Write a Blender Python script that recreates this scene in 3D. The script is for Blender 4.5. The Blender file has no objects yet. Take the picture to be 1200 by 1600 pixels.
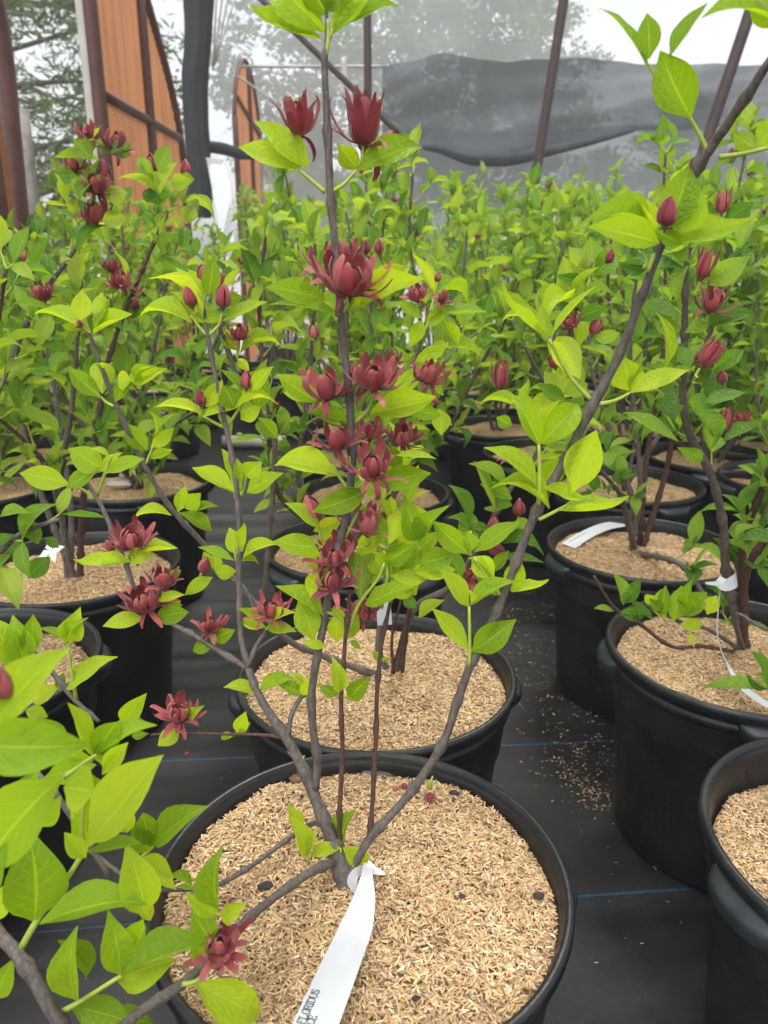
import bpy, math, random
import numpy as np
from mathutils import Vector, Matrix
R = random.Random(7)
SC = bpy.context.scene
COL = SC.collection

# ------------------------------------------------------------------ camera
CAMZ = 0.98
PITCH = math.radians(17.5)
FPX = 1209.0
cd = bpy.data.cameras.new('camera'); cam = bpy.data.objects.new('camera', cd); COL.objects.link(cam)
cam.location = (0, 0, CAMZ); cam.rotation_euler = (math.radians(90) - PITCH, 0, 0)
cd.sensor_fit = 'VERTICAL'; cd.sensor_height = 36; cd.lens = 36 * FPX / 1600
cd.clip_start = 0.02; cd.clip_end = 600
cd.dof.use_dof = True; cd.dof.focus_distance = 0.88; cd.dof.aperture_fstop = 8.0
SC.camera = cam

# ------------------------------------------------------------------ sky and sun (thin bright overcast)
w = bpy.data.worlds.new('World'); SC.world = w; w.use_nodes = True
nt = w.node_tree; nt.nodes.clear()
sky = nt.nodes.new('ShaderNodeTexSky'); sky.sky_type = 'NISHITA'; sky.sun_disc = False
sky.sun_elevation = math.radians(58); sky.sun_rotation = math.radians(200)
sky.dust_density = 4.0; sky.air_density = 1.0
hs = nt.nodes.new('ShaderNodeHueSaturation'); hs.inputs['Saturation'].default_value = 0.16
bg = nt.nodes.new('ShaderNodeBackground'); bg.inputs['Strength'].default_value = 0.135
wo = nt.nodes.new('ShaderNodeOutputWorld')
nt.links.new(sky.outputs[0], hs.inputs['Color']); nt.links.new(hs.outputs[0], bg.inputs[0]); nt.links.new(bg.outputs[0], wo.inputs[0])
sd = bpy.data.lights.new('sun', 'SUN'); sd.energy = 1.2; sd.angle = math.radians(16); sd.color = (1, .97, .92)
sun = bpy.data.objects.new('sun', sd); COL.objects.link(sun)
sun.rotation_euler = (math.radians(32), 0, math.radians(160))
SC.view_settings.view_transform = 'Standard'; SC.view_settings.look = 'None'
SC.view_settings.gamma = 1; SC.view_settings.use_curve_mapping = False
SC.view_settings.exposure = 1.2
try:
    SC.cycles.max_bounces = 7; SC.cycles.transparent_max_bounces = 10; SC.cycles.transmission_bounces = 4
    SC.cycles.use_denoising = True
except Exception: pass

# ------------------------------------------------------------------ helpers
cp, sp = math.cos(PITCH), math.sin(PITCH)
def ray(px, py):
    x = (px - 600) / FPX; v = (800 - py) / FPX
    return Vector((x, cp + v * sp, -sp + v * cp))
def P(px, py, Y):                       # a point at distance Y in front of the camera
    r = ray(px, py); return Vector((0, 0, CAMZ)) + r * (Y / r.y)
def PZ(px, py, z):                      # on the horizontal plane z
    r = ray(px, py); return Vector((0, 0, CAMZ)) + r * ((z - CAMZ) / r.z)
def PX(px, py, X):                      # on the plane x = X
    r = ray(px, py); return Vector((0, 0, CAMZ)) + r * (X / r.x)
def depth(p): return p.y * cp - (p.z - CAMZ) * sp

def link(o, parent=None):
    COL.objects.link(o)
    if parent is not None: o.parent = parent
    return o
def mesh(name, verts, faces, mat=None, smooth=True, uvs=None):
    m = bpy.data.meshes.new(name); m.from_pydata([tuple(v) for v in verts], [], faces)
    if mat: m.materials.append(mat)
    if smooth: m.polygons.foreach_set('use_smooth', [True] * len(m.polygons))
    if uvs is not None:
        uv = m.uv_layers.new(name='UVMap')
        idx = np.empty(len(m.loops), dtype=np.int32); m.loops.foreach_get('vertex_index', idx)
        uv.data.foreach_set('uv', np.asarray(uvs, dtype=np.float32)[idx].ravel())
    m.update(); return m
def obj(name, m, parent=None, M=None, **kw):
    o = bpy.data.objects.new(name, m); link(o, parent)
    if M is not None: o.matrix_basis = M
    for k, v in kw.items(): o[k] = v
    return o
def empty(name, loc, label, cat, group=None, rz=0):
    o = bpy.data.objects.new(name, None); o.empty_display_size = .05; link(o)
    o.location = loc; o.rotation_euler = (0, 0, rz); o['label'] = label; o['category'] = cat
    if group: o['group'] = group
    return o
def tag(o, label, cat, group=None):
    o['label'] = label; o['category'] = cat
    if group: o['group'] = group
    return o

# ------------------------------------------------------------------ materials
def newmat(name):
    m = bpy.data.materials.new(name); m.use_nodes = True
    t = m.node_tree; b = t.nodes['Principled BSDF']; return m, t, b, t.nodes['Material Output']
def N(t, typ, **kw):
    n = t.nodes.new(typ)
    for k, v in kw.items(): setattr(n, k, v)
    return n
def ramp(t, cols):
    r = N(t, 'ShaderNodeValToRGB'); e = r.color_ramp.elements
    e[0].position, e[0].color = cols[0][0], (*cols[0][1], 1)
    e[1].position, e[1].color = cols[-1][0], (*cols[-1][1], 1)
    for p, c in cols[1:-1]:
        x = e.new(p); x.color = (*c, 1)
    return r
def mth(t, op, a, b=None, c=None, clamp=False):
    n = N(t, 'ShaderNodeMath', operation=op, use_clamp=clamp)
    for i, x in enumerate((a, b, c)):
        if x is None: continue
        if isinstance(x, (int, float)): n.inputs[i].default_value = x
        else: t.links.new(x, n.inputs[i])
    return n.outputs[0]
def noise(t, scale, detail=4, src=None, rough=.55):
    n = N(t, 'ShaderNodeTexNoise'); n.inputs['Scale'].default_value = scale; n.inputs['Detail'].default_value = detail
    n.inputs['Roughness'].default_value = rough
    if src is not None: t.links.new(src, n.inputs['Vector'])
    return n
def mixc(t, f, a, b, mode='MIX'):
    n = N(t, 'ShaderNodeMix', data_type='RGBA', blend_type=mode)
    for s, x in ((n.inputs['Factor'], f), (n.inputs[6], a), (n.inputs[7], b)):
        if isinstance(x, (int, float)): s.default_value = x
        elif isinstance(x, tuple): s.default_value = (*x, 1)
        else: t.links.new(x, s)
    return n.outputs[2]

def plain(name, col, rough=.6, var=.25, scale=30, bump=0, metal=0, spec=.5):
    m, t, b, o = newmat(name)
    tc = N(t, 'ShaderNodeTexCoord'); n = noise(t, scale, 5, tc.outputs['Object'])
    lo = tuple(max(0, c * (1 - var)) for c in col); hi = tuple(c * (1 + var) for c in col)
    r = ramp(t, [(.3, lo), (.7, hi)]); t.links.new(n.outputs[0], r.inputs[0]); t.links.new(r.outputs[0], b.inputs['Base Color'])
    b.inputs['Roughness'].default_value = rough; b.inputs['Metallic'].default_value = metal
    b.inputs['Specular IOR Level'].default_value = spec
    if bump:
        bp = N(t, 'ShaderNodeBump'); bp.inputs['Strength'].default_value = bump; bp.inputs['Distance'].default_value = .01
        t.links.new(n.outputs[0], bp.inputs['Height']); t.links.new(bp.outputs[0], b.inputs['Normal'])
    return m

def leafmat(name, lo, hi, under, trans, bumpy=.35):
    m, t, b, o = newmat(name)
    uv = N(t, 'ShaderNodeUVMap'); sx = N(t, 'ShaderNodeSeparateXYZ'); t.links.new(uv.outputs[0], sx.inputs[0])
    u = mth(t, 'ABSOLUTE', mth(t, 'MULTIPLY_ADD', sx.outputs[0], 2.0, -1.0)); v = sx.outputs[1]
    oi = N(t, 'ShaderNodeObjectInfo'); ge = N(t, 'ShaderNodeNewGeometry')
    rnd = mth(t, 'FRACT', mth(t, 'ADD', oi.outputs['Random'], ge.outputs['Random Per Island']))
    rp = ramp(t, [(0, tuple(c * .8 for c in lo)), (.25, lo), (.8, hi), (1, (hi[0] * 1.06, hi[1], hi[2] * 1.5))]); t.links.new(rnd, rp.inputs[0])
    # veins: midrib and curved side veins
    s = mth(t, 'FRACT', mth(t, 'SUBTRACT', mth(t, 'MULTIPLY', v, 6.5), mth(t, 'MULTIPLY', mth(t, 'POWER', u, .8), 1.9)))
    d = mth(t, 'ABSOLUTE', mth(t, 'SUBTRACT', s, .5))
    side = mth(t, 'SUBTRACT', 1.0, mth(t, 'MULTIPLY', d, 11.0), clamp=True)
    side = mth(t, 'MULTIPLY', side, mth(t, 'SUBTRACT', 1.15, u, clamp=True))
    mid = mth(t, 'SUBTRACT', 1.0, mth(t, 'MULTIPLY', u, 11.0), clamp=True)
    vein = mth(t, 'MAXIMUM', mid, mth(t, 'MULTIPLY', side, .55))
    mp = N(t, 'ShaderNodeMapping'); t.links.new(uv.outputs[0], mp.inputs[0]); mp.inputs['Scale'].default_value = (8, 13, 1)
    t.links.new(oi.outputs['Random'], mp.inputs['Location'])
    vo = N(t, 'ShaderNodeTexVoronoi'); vo.inputs['Scale'].default_value = 1.0; t.links.new(mp.outputs[0], vo.inputs['Vector'])
    ns = noise(t, 3.0, 4, mp.outputs[0])
    c1 = mixc(t, mth(t, 'MULTIPLY', ns.outputs[0], .12), rp.outputs[0], (lo[0] * .6, lo[1] * .7, lo[2] * .6))
    c1 = mixc(t, mth(t, 'MULTIPLY', vein, .42), c1, tuple(min(1, h * 1.35 + .03) for h in hi))
    # small yellowing rims on some leaves
    c2 = mixc(t, ge.outputs['Backfacing'], c1, mixc(t, .6, c1, under))
    t.links.new(c2, b.inputs['Base Color'])
    b.inputs['Roughness'].default_value = .52; b.inputs['Specular IOR Level'].default_value = .3
    h = mth(t, 'ADD', mth(t, 'MULTIPLY', vo.outputs[0], -.55), mth(t, 'MULTIPLY', vein, -.5))
    bp = N(t, 'ShaderNodeBump'); bp.inputs['Strength'].default_value = bumpy; bp.inputs['Distance'].default_value = .006
    t.links.new(h, bp.inputs['Height']); t.links.new(bp.outputs[0], b.inputs['Normal'])
    tr = N(t, 'ShaderNodeBsdfTranslucent'); mc = mixc(t, 1.0, c1, trans, 'MULTIPLY'); t.links.new(mc, tr.inputs[0])
    t.links.new(bp.outputs[0], tr.inputs['Normal'])
    ms = N(t, 'ShaderNodeMixShader'); ms.inputs[0].default_value = .52
    t.links.new(b.outputs[0], ms.inputs[1]); t.links.new(tr.outputs[0], ms.inputs[2]); t.links.new(ms.outputs[0], o.inputs[0])
    return m
M_LEAF = {
    'lime': leafmat('lime_leaf', (.23, .40, .012), (.45, .62, .024), (.46, .56, .13), (1.5, 1.35, .5), .40),
    'mid': leafmat('mid_leaf', (.115, .27, .022), (.33, .48, .038), (.32, .41, .12), (1.5, 1.35, .6), .4),
    'deep': leafmat('deep_leaf', (.10, .24, .024), (.27, .43, .042), (.25, .38, .13), (1.4, 1.4, .6), .65),
    'grey': leafmat('hazed_leaf', (.18, .31, .06), (.36, .47, .10), (.25, .36, .18), (1.3, 1.4, .7)),  # far-row leaves: haze put into the colour as a paler, greyer green
}
def petalmat():
    m, t, b, o = newmat('maroon_petal')
    uv = N(t, 'ShaderNodeUVMap'); sx = N(t, 'ShaderNodeSeparateXYZ'); t.links.new(uv.outputs[0], sx.inputs[0])
    oi = N(t, 'ShaderNodeObjectInfo'); ge = N(t, 'ShaderNodeNewGeometry')
    rnd = mth(t, 'FRACT', mth(t, 'ADD', oi.outputs['Random'], ge.outputs['Random Per Island']))
    r = ramp(t, [(0, (.22, .032, .042)), (.5, (.40, .070, .082)), (1, (.56, .15, .14))]); t.links.new(rnd, r.inputs[0])
    mp = N(t, 'ShaderNodeMapping'); t.links.new(uv.outputs[0], mp.inputs[0]); mp.inputs['Scale'].default_value = (14, 1.6, 1)
    t.links.new(oi.outputs['Random'], mp.inputs['Location'])
    n = noise(t, 2.2, 4, mp.outputs[0])
    c = mixc(t, mth(t, 'MULTIPLY', n.outputs[0], .5), r.outputs[0], (.10, .012, .02))
    tip = mth(t, 'MULTIPLY', mth(t, 'SUBTRACT', mth(t, 'ADD', sx.outputs[1], mth(t, 'MULTIPLY', n.outputs[0], .16)), .95), 9.0, clamp=True)
    tip = mth(t, 'MULTIPLY', tip, mth(t, 'GREATER_THAN', rnd, .3))
    c = mixc(t, mth(t, 'MULTIPLY', tip, .75), c, (.42, .24, .11))
    t.links.new(c, b.inputs['Base Color']); b.inputs['Roughness'].default_value = .6
    b.inputs['Sheen Weight'].default_value = .25; b.inputs['Sheen Roughness'].default_value = .4; b.inputs['Specular IOR Level'].default_value = .3
    bp = N(t, 'ShaderNodeBump'); bp.inputs['Strength'].default_value = .4; bp.inputs['Distance'].default_value = .002
    t.links.new(n.outputs[0], bp.inputs['Height']); t.links.new(bp.outputs[0], b.inputs['Normal'])
    tr = N(t, 'ShaderNodeBsdfTranslucent'); t.links.new(c, tr.inputs[0])
    ms = N(t, 'ShaderNodeMixShader'); ms.inputs[0].default_value = .15
    t.links.new(b.outputs[0], ms.inputs[1]); t.links.new(tr.outputs[0], ms.inputs[2]); t.links.new(ms.outputs[0], o.inputs[0])
    return m
M_PETAL = petalmat()
def barkmat(name, a, bcol, lent=(.32, .29, .25)):
    m, t, b, o = newmat(name)
    tc = N(t, 'ShaderNodeTexCoord')
    mp = N(t, 'ShaderNodeMapping'); t.links.new(tc.outputs['Object'], mp.inputs[0]); mp.inputs['Scale'].default_value = (90, 90, 30)
    n = noise(t, 2.5, 6, mp.outputs[0]); n2 = noise(t, 420, 2, tc.outputs['Object'])
    r = ramp(t, [(.3, a), (.7, bcol)]); t.links.new(n.outputs[0], r.inputs[0])
    sp_ = mth(t, 'MULTIPLY', mth(t, 'SUBTRACT', n2.outputs[0], .61), 12, clamp=True)
    c = mixc(t, mth(t, 'MULTIPLY', sp_, .7), r.outputs[0], lent)
    t.links.new(c, b.inputs['Base Color']); b.inputs['Roughness'].default_value = .7
    bp = N(t, 'ShaderNodeBump'); bp.inputs['Strength'].default_value = .7; bp.inputs['Distance'].default_value = .002
    t.links.new(n.outputs[0], bp.inputs['Height']); t.links.new(bp.outputs[0], b.inputs['Normal'])
    return m
M_BARK = barkmat('grey_bark', (.055, .045, .040), (.15, .122, .108), (.2, .17, .14))
M_REDBARK = barkmat('red_brown_bark', (.045, .019, .016), (.105, .046, .036), (.18, .12, .09))
M_SHOOT = plain('green_shoot', (.34, .43, .06), .5, .15, 60)
M_CALYX = plain('calyx', (.16, .06, .04), .6)
M_POT = None
def potmat():
    m, t, b, o = newmat('black_nursery_plastic')
    tc = N(t, 'ShaderNodeTexCoord'); n = noise(t, 9, 6, tc.outputs['Object']); n2 = noise(t, 60, 4, tc.outputs['Object'], .7)
    mp = N(t, 'ShaderNodeMapping'); t.links.new(tc.outputs['Object'], mp.inputs[0]); mp.inputs['Scale'].default_value = (5, 5, 90)
    n3 = noise(t, 1.5, 5, mp.outputs[0])
    f = mth(t, 'MULTIPLY', mth(t, 'SUBTRACT', mth(t, 'ADD', n.outputs[0], mth(t, 'MULTIPLY', n2.outputs[0], .5)), .68), 1.4, clamp=True)
    c = mixc(t, f, (.0065, .0075, .0088), (.055, .052, .046))
    mpv = N(t, 'ShaderNodeMapping'); t.links.new(tc.outputs['Object'], mpv.inputs[0]); mpv.inputs['Scale'].default_value = (60, 60, 4)
    nv = noise(t, 1.0, 5, mpv.outputs[0], .7); sc_ = mth(t, 'MULTIPLY', mth(t, 'SUBTRACT', nv.outputs[0], .63), 5.0, clamp=True)
    c = mixc(t, mth(t, 'MULTIPLY', sc_, .35), c, (.12, .105, .085))
    t.links.new(c, b.inputs['Base Color'])
    t.links.new(mth(t, 'MULTIPLY_ADD', n3.outputs[0], .25, .27), b.inputs['Roughness'])
    b.inputs['Specular IOR Level'].default_value = .45
    bp = N(t, 'ShaderNodeBump'); bp.inputs['Strength'].default_value = .25; bp.inputs['Distance'].default_value = .004
    t.links.new(mth(t, 'ADD', n3.outputs[0], n2.outputs[0]), bp.inputs['Height']); t.links.new(bp.outputs[0], b.inputs['Normal'])
    return m
M_POT = potmat()
def hullmat():
    m, t, b, o = newmat('rice_hulls')
    ge = N(t, 'ShaderNodeNewGeometry')
    r = ramp(t, [(0, (.16, .11, .09)), (.05, (.33, .24, .18)), (.16, (.44, .275, .14)), (.5, (.57, .375, .185)), (.8, (.69, .48, .255)), (1, (.78, .61, .40))])
    r.color_ramp.elements[0].position = 0
    t.links.new(ge.outputs['Random Per Island'], r.inputs[0])
    tc = N(t, 'ShaderNodeTexCoord'); n = noise(t, 7, 3, tc.outputs['Object'])
    n9 = noise(t, 16, 5, tc.outputs['Object'], .65)
    c = mixc(t, mth(t, 'MULTIPLY', mth(t, 'SUBTRACT', n9.outputs[0], .45, clamp=True), 1.6, clamp=True), r.outputs[0], (.34, .21, .11))
    t.links.new(c, b.inputs['Base Color']); b.inputs['Roughness'].default_value = .62; b.inputs['Specular IOR Level'].default_value = .3
    return m
M_HULL = hullmat()
def bedmat():
    m, t, b, o = newmat('hull_bed')
    tc = N(t, 'ShaderNodeTexCoord'); vo = N(t, 'ShaderNodeTexVoronoi'); vo.inputs['Scale'].default_value = 170
    mp = N(t, 'ShaderNodeMapping'); t.links.new(tc.outputs['Object'], mp.inputs[0]); mp.inputs['Scale'].default_value = (1, .5, 1)
    t.links.new(mp.outputs[0], vo.inputs['Vector'])
    sx = N(t, 'ShaderNodeSeparateColor'); t.links.new(vo.outputs['Color'], sx.inputs[0])
    r = ramp(t, [(0, (.22, .14, .07)), (.5, (.36, .24, .12)), (1, (.5, .35, .18))]); t.links.new(sx.outputs[0], r.inputs[0])
    t.links.new(r.outputs[0], b.inputs['Base Color']); b.inputs['Roughness'].default_value = .8
    bp = N(t, 'ShaderNodeBump'); bp.inputs['Strength'].default_value = .8; bp.inputs['Distance'].default_value = .003
    t.links.new(vo.outputs[0], bp.inputs['Height']); t.links.new(bp.outputs[0], b.inputs['Normal'])
    return m
M_BED = bedmat()
def groundmat():
    m, t, b, o = newmat('woven_ground_cloth')
    tc = N(t, 'ShaderNodeTexCoord'); sx = N(t, 'ShaderNodeSeparateXYZ'); t.links.new(tc.outputs['Object'], sx.inputs[0])
    x, y = sx.outputs[0], sx.outputs[1]
    yy = mth(t, 'ADD', mth(t, 'SUBTRACT', y, mth(t, 'MULTIPLY', x, .085)), mth(t, 'MULTIPLY', mth(t, 'SINE', mth(t, 'MULTIPLY', x, 5)), .004))
    q = mth(t, 'DIVIDE', mth(t, 'SUBTRACT', yy, .993), .4215)
    d = mth(t, 'ABSOLUTE', mth(t, 'MULTIPLY', mth(t, 'SUBTRACT', q, mth(t, 'ROUND', q)), .4215))
    line = mth(t, 'LESS_THAN', d, .0021)
    st = mth(t, 'GREATER_THAN', mth(t, 'SINE', mth(t, 'MULTIPLY', mth(t, 'ADD', x, mth(t, 'MULTIPLY', y, .9)), 1500)), -.35)
    line = mth(t, 'MULTIPLY', line, st)
    wx = mth(t, 'SINE', mth(t, 'MULTIPLY', x, 1900)); wy = mth(t, 'SINE', mth(t, 'MULTIPLY', yy, 1900))
    wv = mth(t, 'MULTIPLY', wx, wy)
    n = noise(t, 3.5, 8, tc.outputs['Object'], .68); n2 = noise(t, 90, 5, tc.outputs['Object'], .7)
    f = mth(t, 'MULTIPLY', mth(t, 'SUBTRACT', mth(t, 'ADD', mth(t, 'MULTIPLY', n.outputs[0], 1.0), mth(t, 'MULTIPLY', n2.outputs[0], .6))  , .66), 1.9, clamp=True)
    c = mixc(t, f, (.009, .0095, .011), (.036, .035, .032))
    c = mixc(t, mth(t, 'MULTIPLY_ADD', wv, .18, .18), c, (.006, .006, .007))
    c = mixc(t, mth(t, 'MULTIPLY', line, .6), c, (.02, .15, .30))
    t.links.new(c, b.inputs['Base Color']); b.inputs['Roughness'].default_value = .42; b.inputs['Specular IOR Level'].default_value = .42
    bp = N(t, 'ShaderNodeBump'); bp.inputs['Strength'].default_value = .35; bp.inputs['Distance'].default_value = .001
    t.links.new(mth(t, 'ADD', wv, mth(t, 'MULTIPLY', n2.outputs[0], 1.5)), bp.inputs['Height'])
    mf = N(t, 'ShaderNodeMapping'); t.links.new(tc.outputs['Object'], mf.inputs[0]); mf.inputs['Scale'].default_value = (2.4, 10, 1); mf.inputs['Rotation'].default_value = (0, 0, .12)
    nf = noise(t, 1.0, 2, mf.outputs[0], .4); nf.inputs['Distortion'].default_value = .8
    b2 = N(t, 'ShaderNodeBump'); b2.inputs['Strength'].default_value = .7; b2.inputs['Distance'].default_value = .008
    t.links.new(nf.outputs[0], b2.inputs['Height']); t.links.new(bp.outputs[0], b2.inputs['Normal']); t.links.new(b2.outputs[0], b.inputs['Normal'])
    return m
def netmat(name, col, density, scale=260):
    m, t, b, o = newmat(name)
    tc = N(t, 'ShaderNodeTexCoord')
    n = noise(t, 1.1, 5, tc.outputs['Object'])
    mp = N(t, 'ShaderNodeMapping'); t.links.new(tc.outputs['Object'], mp.inputs[0]); mp.inputs['Scale'].default_value = (.5, .5, 14)
    n2 = noise(t, 2.0, 4, mp.outputs[0])
    b.inputs['Base Color'].default_value = (*col, 1); b.inputs['Roughness'].default_value = .7
    tr = N(t, 'ShaderNodeBsdfTransparent'); tl = N(t, 'ShaderNodeBsdfTranslucent'); tl.inputs[0].default_value = (*col, 1)
    m1 = N(t, 'ShaderNodeMixShader'); m1.inputs[0].default_value = .4
    t.links.new(b.outputs[0], m1.inputs[1]); t.links.new(tl.outputs[0], m1.inputs[2])
    ms = N(t, 'ShaderNodeMixShader')
    f = mth(t, 'ADD', mth(t, 'MULTIPLY_ADD', n.outputs[0], .18, density - .09), mth(t, 'MULTIPLY_ADD', n2.outputs[0], .14, -.07), clamp=True)
    t.links.new(f, ms.inputs[0]); t.links.new(tr.outputs[0], ms.inputs[1]); t.links.new(m1.outputs[0], ms.inputs[2])
    t.links.new(ms.outputs[0], o.inputs[0])
    return m
def polymat(name, col):
    m, t, b, o = newmat(name)
    tc = N(t, 'ShaderNodeTexCoord'); mp = N(t, 'ShaderNodeMapping'); t.links.new(tc.outputs['Object'], mp.inputs[0])
    mp.inputs['Scale'].default_value = (1, 26, .35); n = noise(t, 1.6, 5, mp.outputs[0]); n2 = noise(t, 1.2, 3, tc.outputs['Object'])
    f = mth(t, 'ADD', mth(t, 'MULTIPLY', n.outputs[0], .7), mth(t, 'MULTIPLY', n2.outputs[0], .3))
    r = ramp(t, [(.32, tuple(c * .62 for c in col)), (.5, col), (.66, tuple(min(1, c * 1.22 + .03) for c in col))]); t.links.new(f, r.inputs[0])
    t.links.new(r.outputs[0], b.inputs['Base Color']); b.inputs['Roughness'].default_value = .35
    tl = N(t, 'ShaderNodeBsdfTranslucent'); t.links.new(r.outputs[0], tl.inputs[0])
    ms = N(t, 'ShaderNodeMixShader'); ms.inputs[0].default_value = .5
    t.links.new(b.outputs[0], ms.inputs[1]); t.links.new(tl.outputs[0], ms.inputs[2]); t.links.new(ms.outputs[0], o.inputs[0])
    return m

# ------------------------------------------------------------------ tubes
def smooth_path(pts, rad, sub=5):
    if len(pts) < 3: return [Vector(p) for p in pts], list(rad)
    out, ro = [], []
    Q = [pts[0]] + list(pts) + [pts[-1]]
    for i in range(1, len(Q) - 2):
        a, b, c, d = (Vector(Q[i - 1]), Vector(Q[i]), Vector(Q[i + 1]), Vector(Q[i + 2]))
        for k in range(sub):
            s = k / sub
            out.append(.5 * ((2 * b) + (c - a) * s + (2 * a - 5 * b + 4 * c - d) * s * s + (3 * b - a - 3 * c + d) * s ** 3))
            ro.append(rad[i - 1] * (1 - s) + rad[i] * s)
    out.append(Vector(pts[-1])); ro.append(rad[-1]); return out, ro
def tube_data(pts, rad, seg=7, V=None, F=None, cap=True):
    V = [] if V is None else V; F = [] if F is None else F
    b0 = len(V); up = Vector((.13, .2, 1)); n = len(pts); prev = None
    for i, p in enumerate(pts):
        d = (pts[min(i + 1, n - 1)] - pts[max(i - 1, 0)]).normalized()
        if prev is None: a = d.cross(Vector((1, .1, .05))).normalized()
        else: a = (prev - d * prev.dot(d)).normalized()
        prev = a; b = d.cross(a)
        for k in range(seg):
            th = 2 * math.pi * k / seg
            V.append(p + (a * math.cos(th) + b * math.sin(th)) * rad[i])
    for i in range(n - 1):
        for k in range(seg):
            k2 = (k + 1) % seg
            F.append((b0 + i * seg + k, b0 + i * seg + k2, b0 + (i + 1) * seg + k2, b0 + (i + 1) * seg + k))
    if cap:
        F.append(tuple(b0 + k for k in range(seg))[::-1]); F.append(tuple(b0 + (n - 1) * seg + k for k in range(seg)))
    return V, F
def stem_path(pts, rad, knob=.25, every=.055, sub=6, wob=.00025):
    p, r = smooth_path(pts, rad, sub)
    # resample with node bulges
    L = [0]
    for i in range(1, len(p)): L.append(L[-1] + (p[i] - p[i - 1]).length)
    n = max(6, int(L[-1] / .008)); n = min(n, 150)
    out, ro = [], []; j = 0; ph = R.random() * every
    for k in range(n + 1):
        s = L[-1] * k / n
        while j < len(L) - 2 and L[j + 1] < s: j += 1
        f = (s - L[j]) / max(1e-9, L[j + 1] - L[j])
        q = p[j].lerp(p[j + 1], f); rr = r[j] * (1 - f) + r[j + 1] * f
        dd = abs(((s + ph) / every) % 1 - .5) * every
        rr *= 1 + knob * (math.exp(-(dd / .0032) ** 2) * 1.5 + .5 * math.exp(-(dd / .009) ** 2))
        out.append(q + Vector((R.uniform(-1, 1), R.uniform(-1, 1), R.uniform(-1, 1))) * min(wob, rr * .2)); ro.append(rr * R.uniform(.965, 1.035))
    return out, ro

# ------------------------------------------------------------------ leaf meshes: +Y along the blade, X across, Z up
def leaf_mesh(kind, arch, fold, wav, tipc, seed, wpos=.42):
    rr = random.Random(seed); ny = 9; cols = (-1, -.5, 0, .5, 1)
    V, U, F = [], [], []
    skew = rr.uniform(-.06, .06)
    for i in range(ny + 1):
        v = i / ny
        if v < .06: wd = .03
        else:
            s = (v - .06) / .94
            wd = math.sin(math.pi * s ** (math.log(.5) / math.log(wpos))) ** .82 * .5
            wd *= (1 - .35 * max(0, s - .72) / .28) if s > .72 else 1
            wd = max(wd, .012)
        for c in cols:
            z = arch * 4 * v * (1 - v) + fold * abs(c) * wd * 1.6 + wav * math.sin(v * 15 + c * 2 + seed) * abs(c) * .5 + tipc * max(0, v - .7) ** 2 * 3
            V.append((c * wd + skew * math.sin(math.pi * v), v, z)); U.append((c * .5 + .5, v))
    for i in range(ny):
        for k in range(4):
            a = i * 5 + k; F.append((a, a + 1, a + 6, a + 5))
    return mesh('leaf', V, F, M_LEAF[kind], True, U)
LEAF = {k: [leaf_mesh(k, a, f, w_, t_, i, wp) for i, (a, f, w_, t_, wp) in enumerate([
    (.03, .12, .012, -.1, .42), (.07, .25, .02, -.3, .38), (.10, .18, .015, -.4, .45), (.02, .35, .02, .1, .4),
    (-.04, .2, .02, -.1, .46), (.13, .3, .03, -.5, .42), (.05, .1, .03, -.2, .36), (.16, .42, .045, -.8, .40), (-.06, .28, .05, .5, .44)])] for k in M_LEAF}
def leaf_matrix(b, t, n, w):
    y = (t - b); L = y.length; y.normalize()
    n = (n - y * n.dot(y)); n = n.normalized() if n.length > 1e-6 else y.orthogonal().normalized()
    x = y.cross(n)
    return Matrix(((x.x * w, y.x * L, n.x * L * .8, b.x), (x.y * w, y.y * L, n.y * L * .8, b.y), (x.z * w, y.z * L, n.z * L * .8, b.z), (0, 0, 0, 1)))

# ------------------------------------------------------------------ petals
def petal_mesh(name, prof, wid, cup, wshape=.5, tw=0):
    # prof: (r, z) along the petal; wid: full width
    pts = [Vector((0, p[0], p[1])) for p in prof]; ps, _ = smooth_path(pts, [0] * len(pts), 2)
    V, U, F = [], [], []; n = len(ps) - 1
    for i, p in enumerate(ps):
        v = i / n
        wd = wid * .5 * (math.sin(math.pi * min(1, max(0.0, .12 + .83 * v)) ** (math.log(.5) / math.log(wshape))) ** .7)
        d = (ps[min(i + 1, n)] - ps[max(i - 1, 0)]).normalized(); nr = Vector((0, d.z, -d.y))
        for c in (-1, 0, 1):
            q = p + Vector((c * wd, 0, 0)) - nr * (abs(c) * cup * wd) + nr * (c * tw * v * wd)
            V.append(q); U.append((c * .5 + .5, v))
    for i in range(n):
        for k in range(2):
            a = i * 3 + k; F.append((a, a + 1, a + 4, a + 3))
    return mesh(name, V, F, M_PETAL, True, U)
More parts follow.
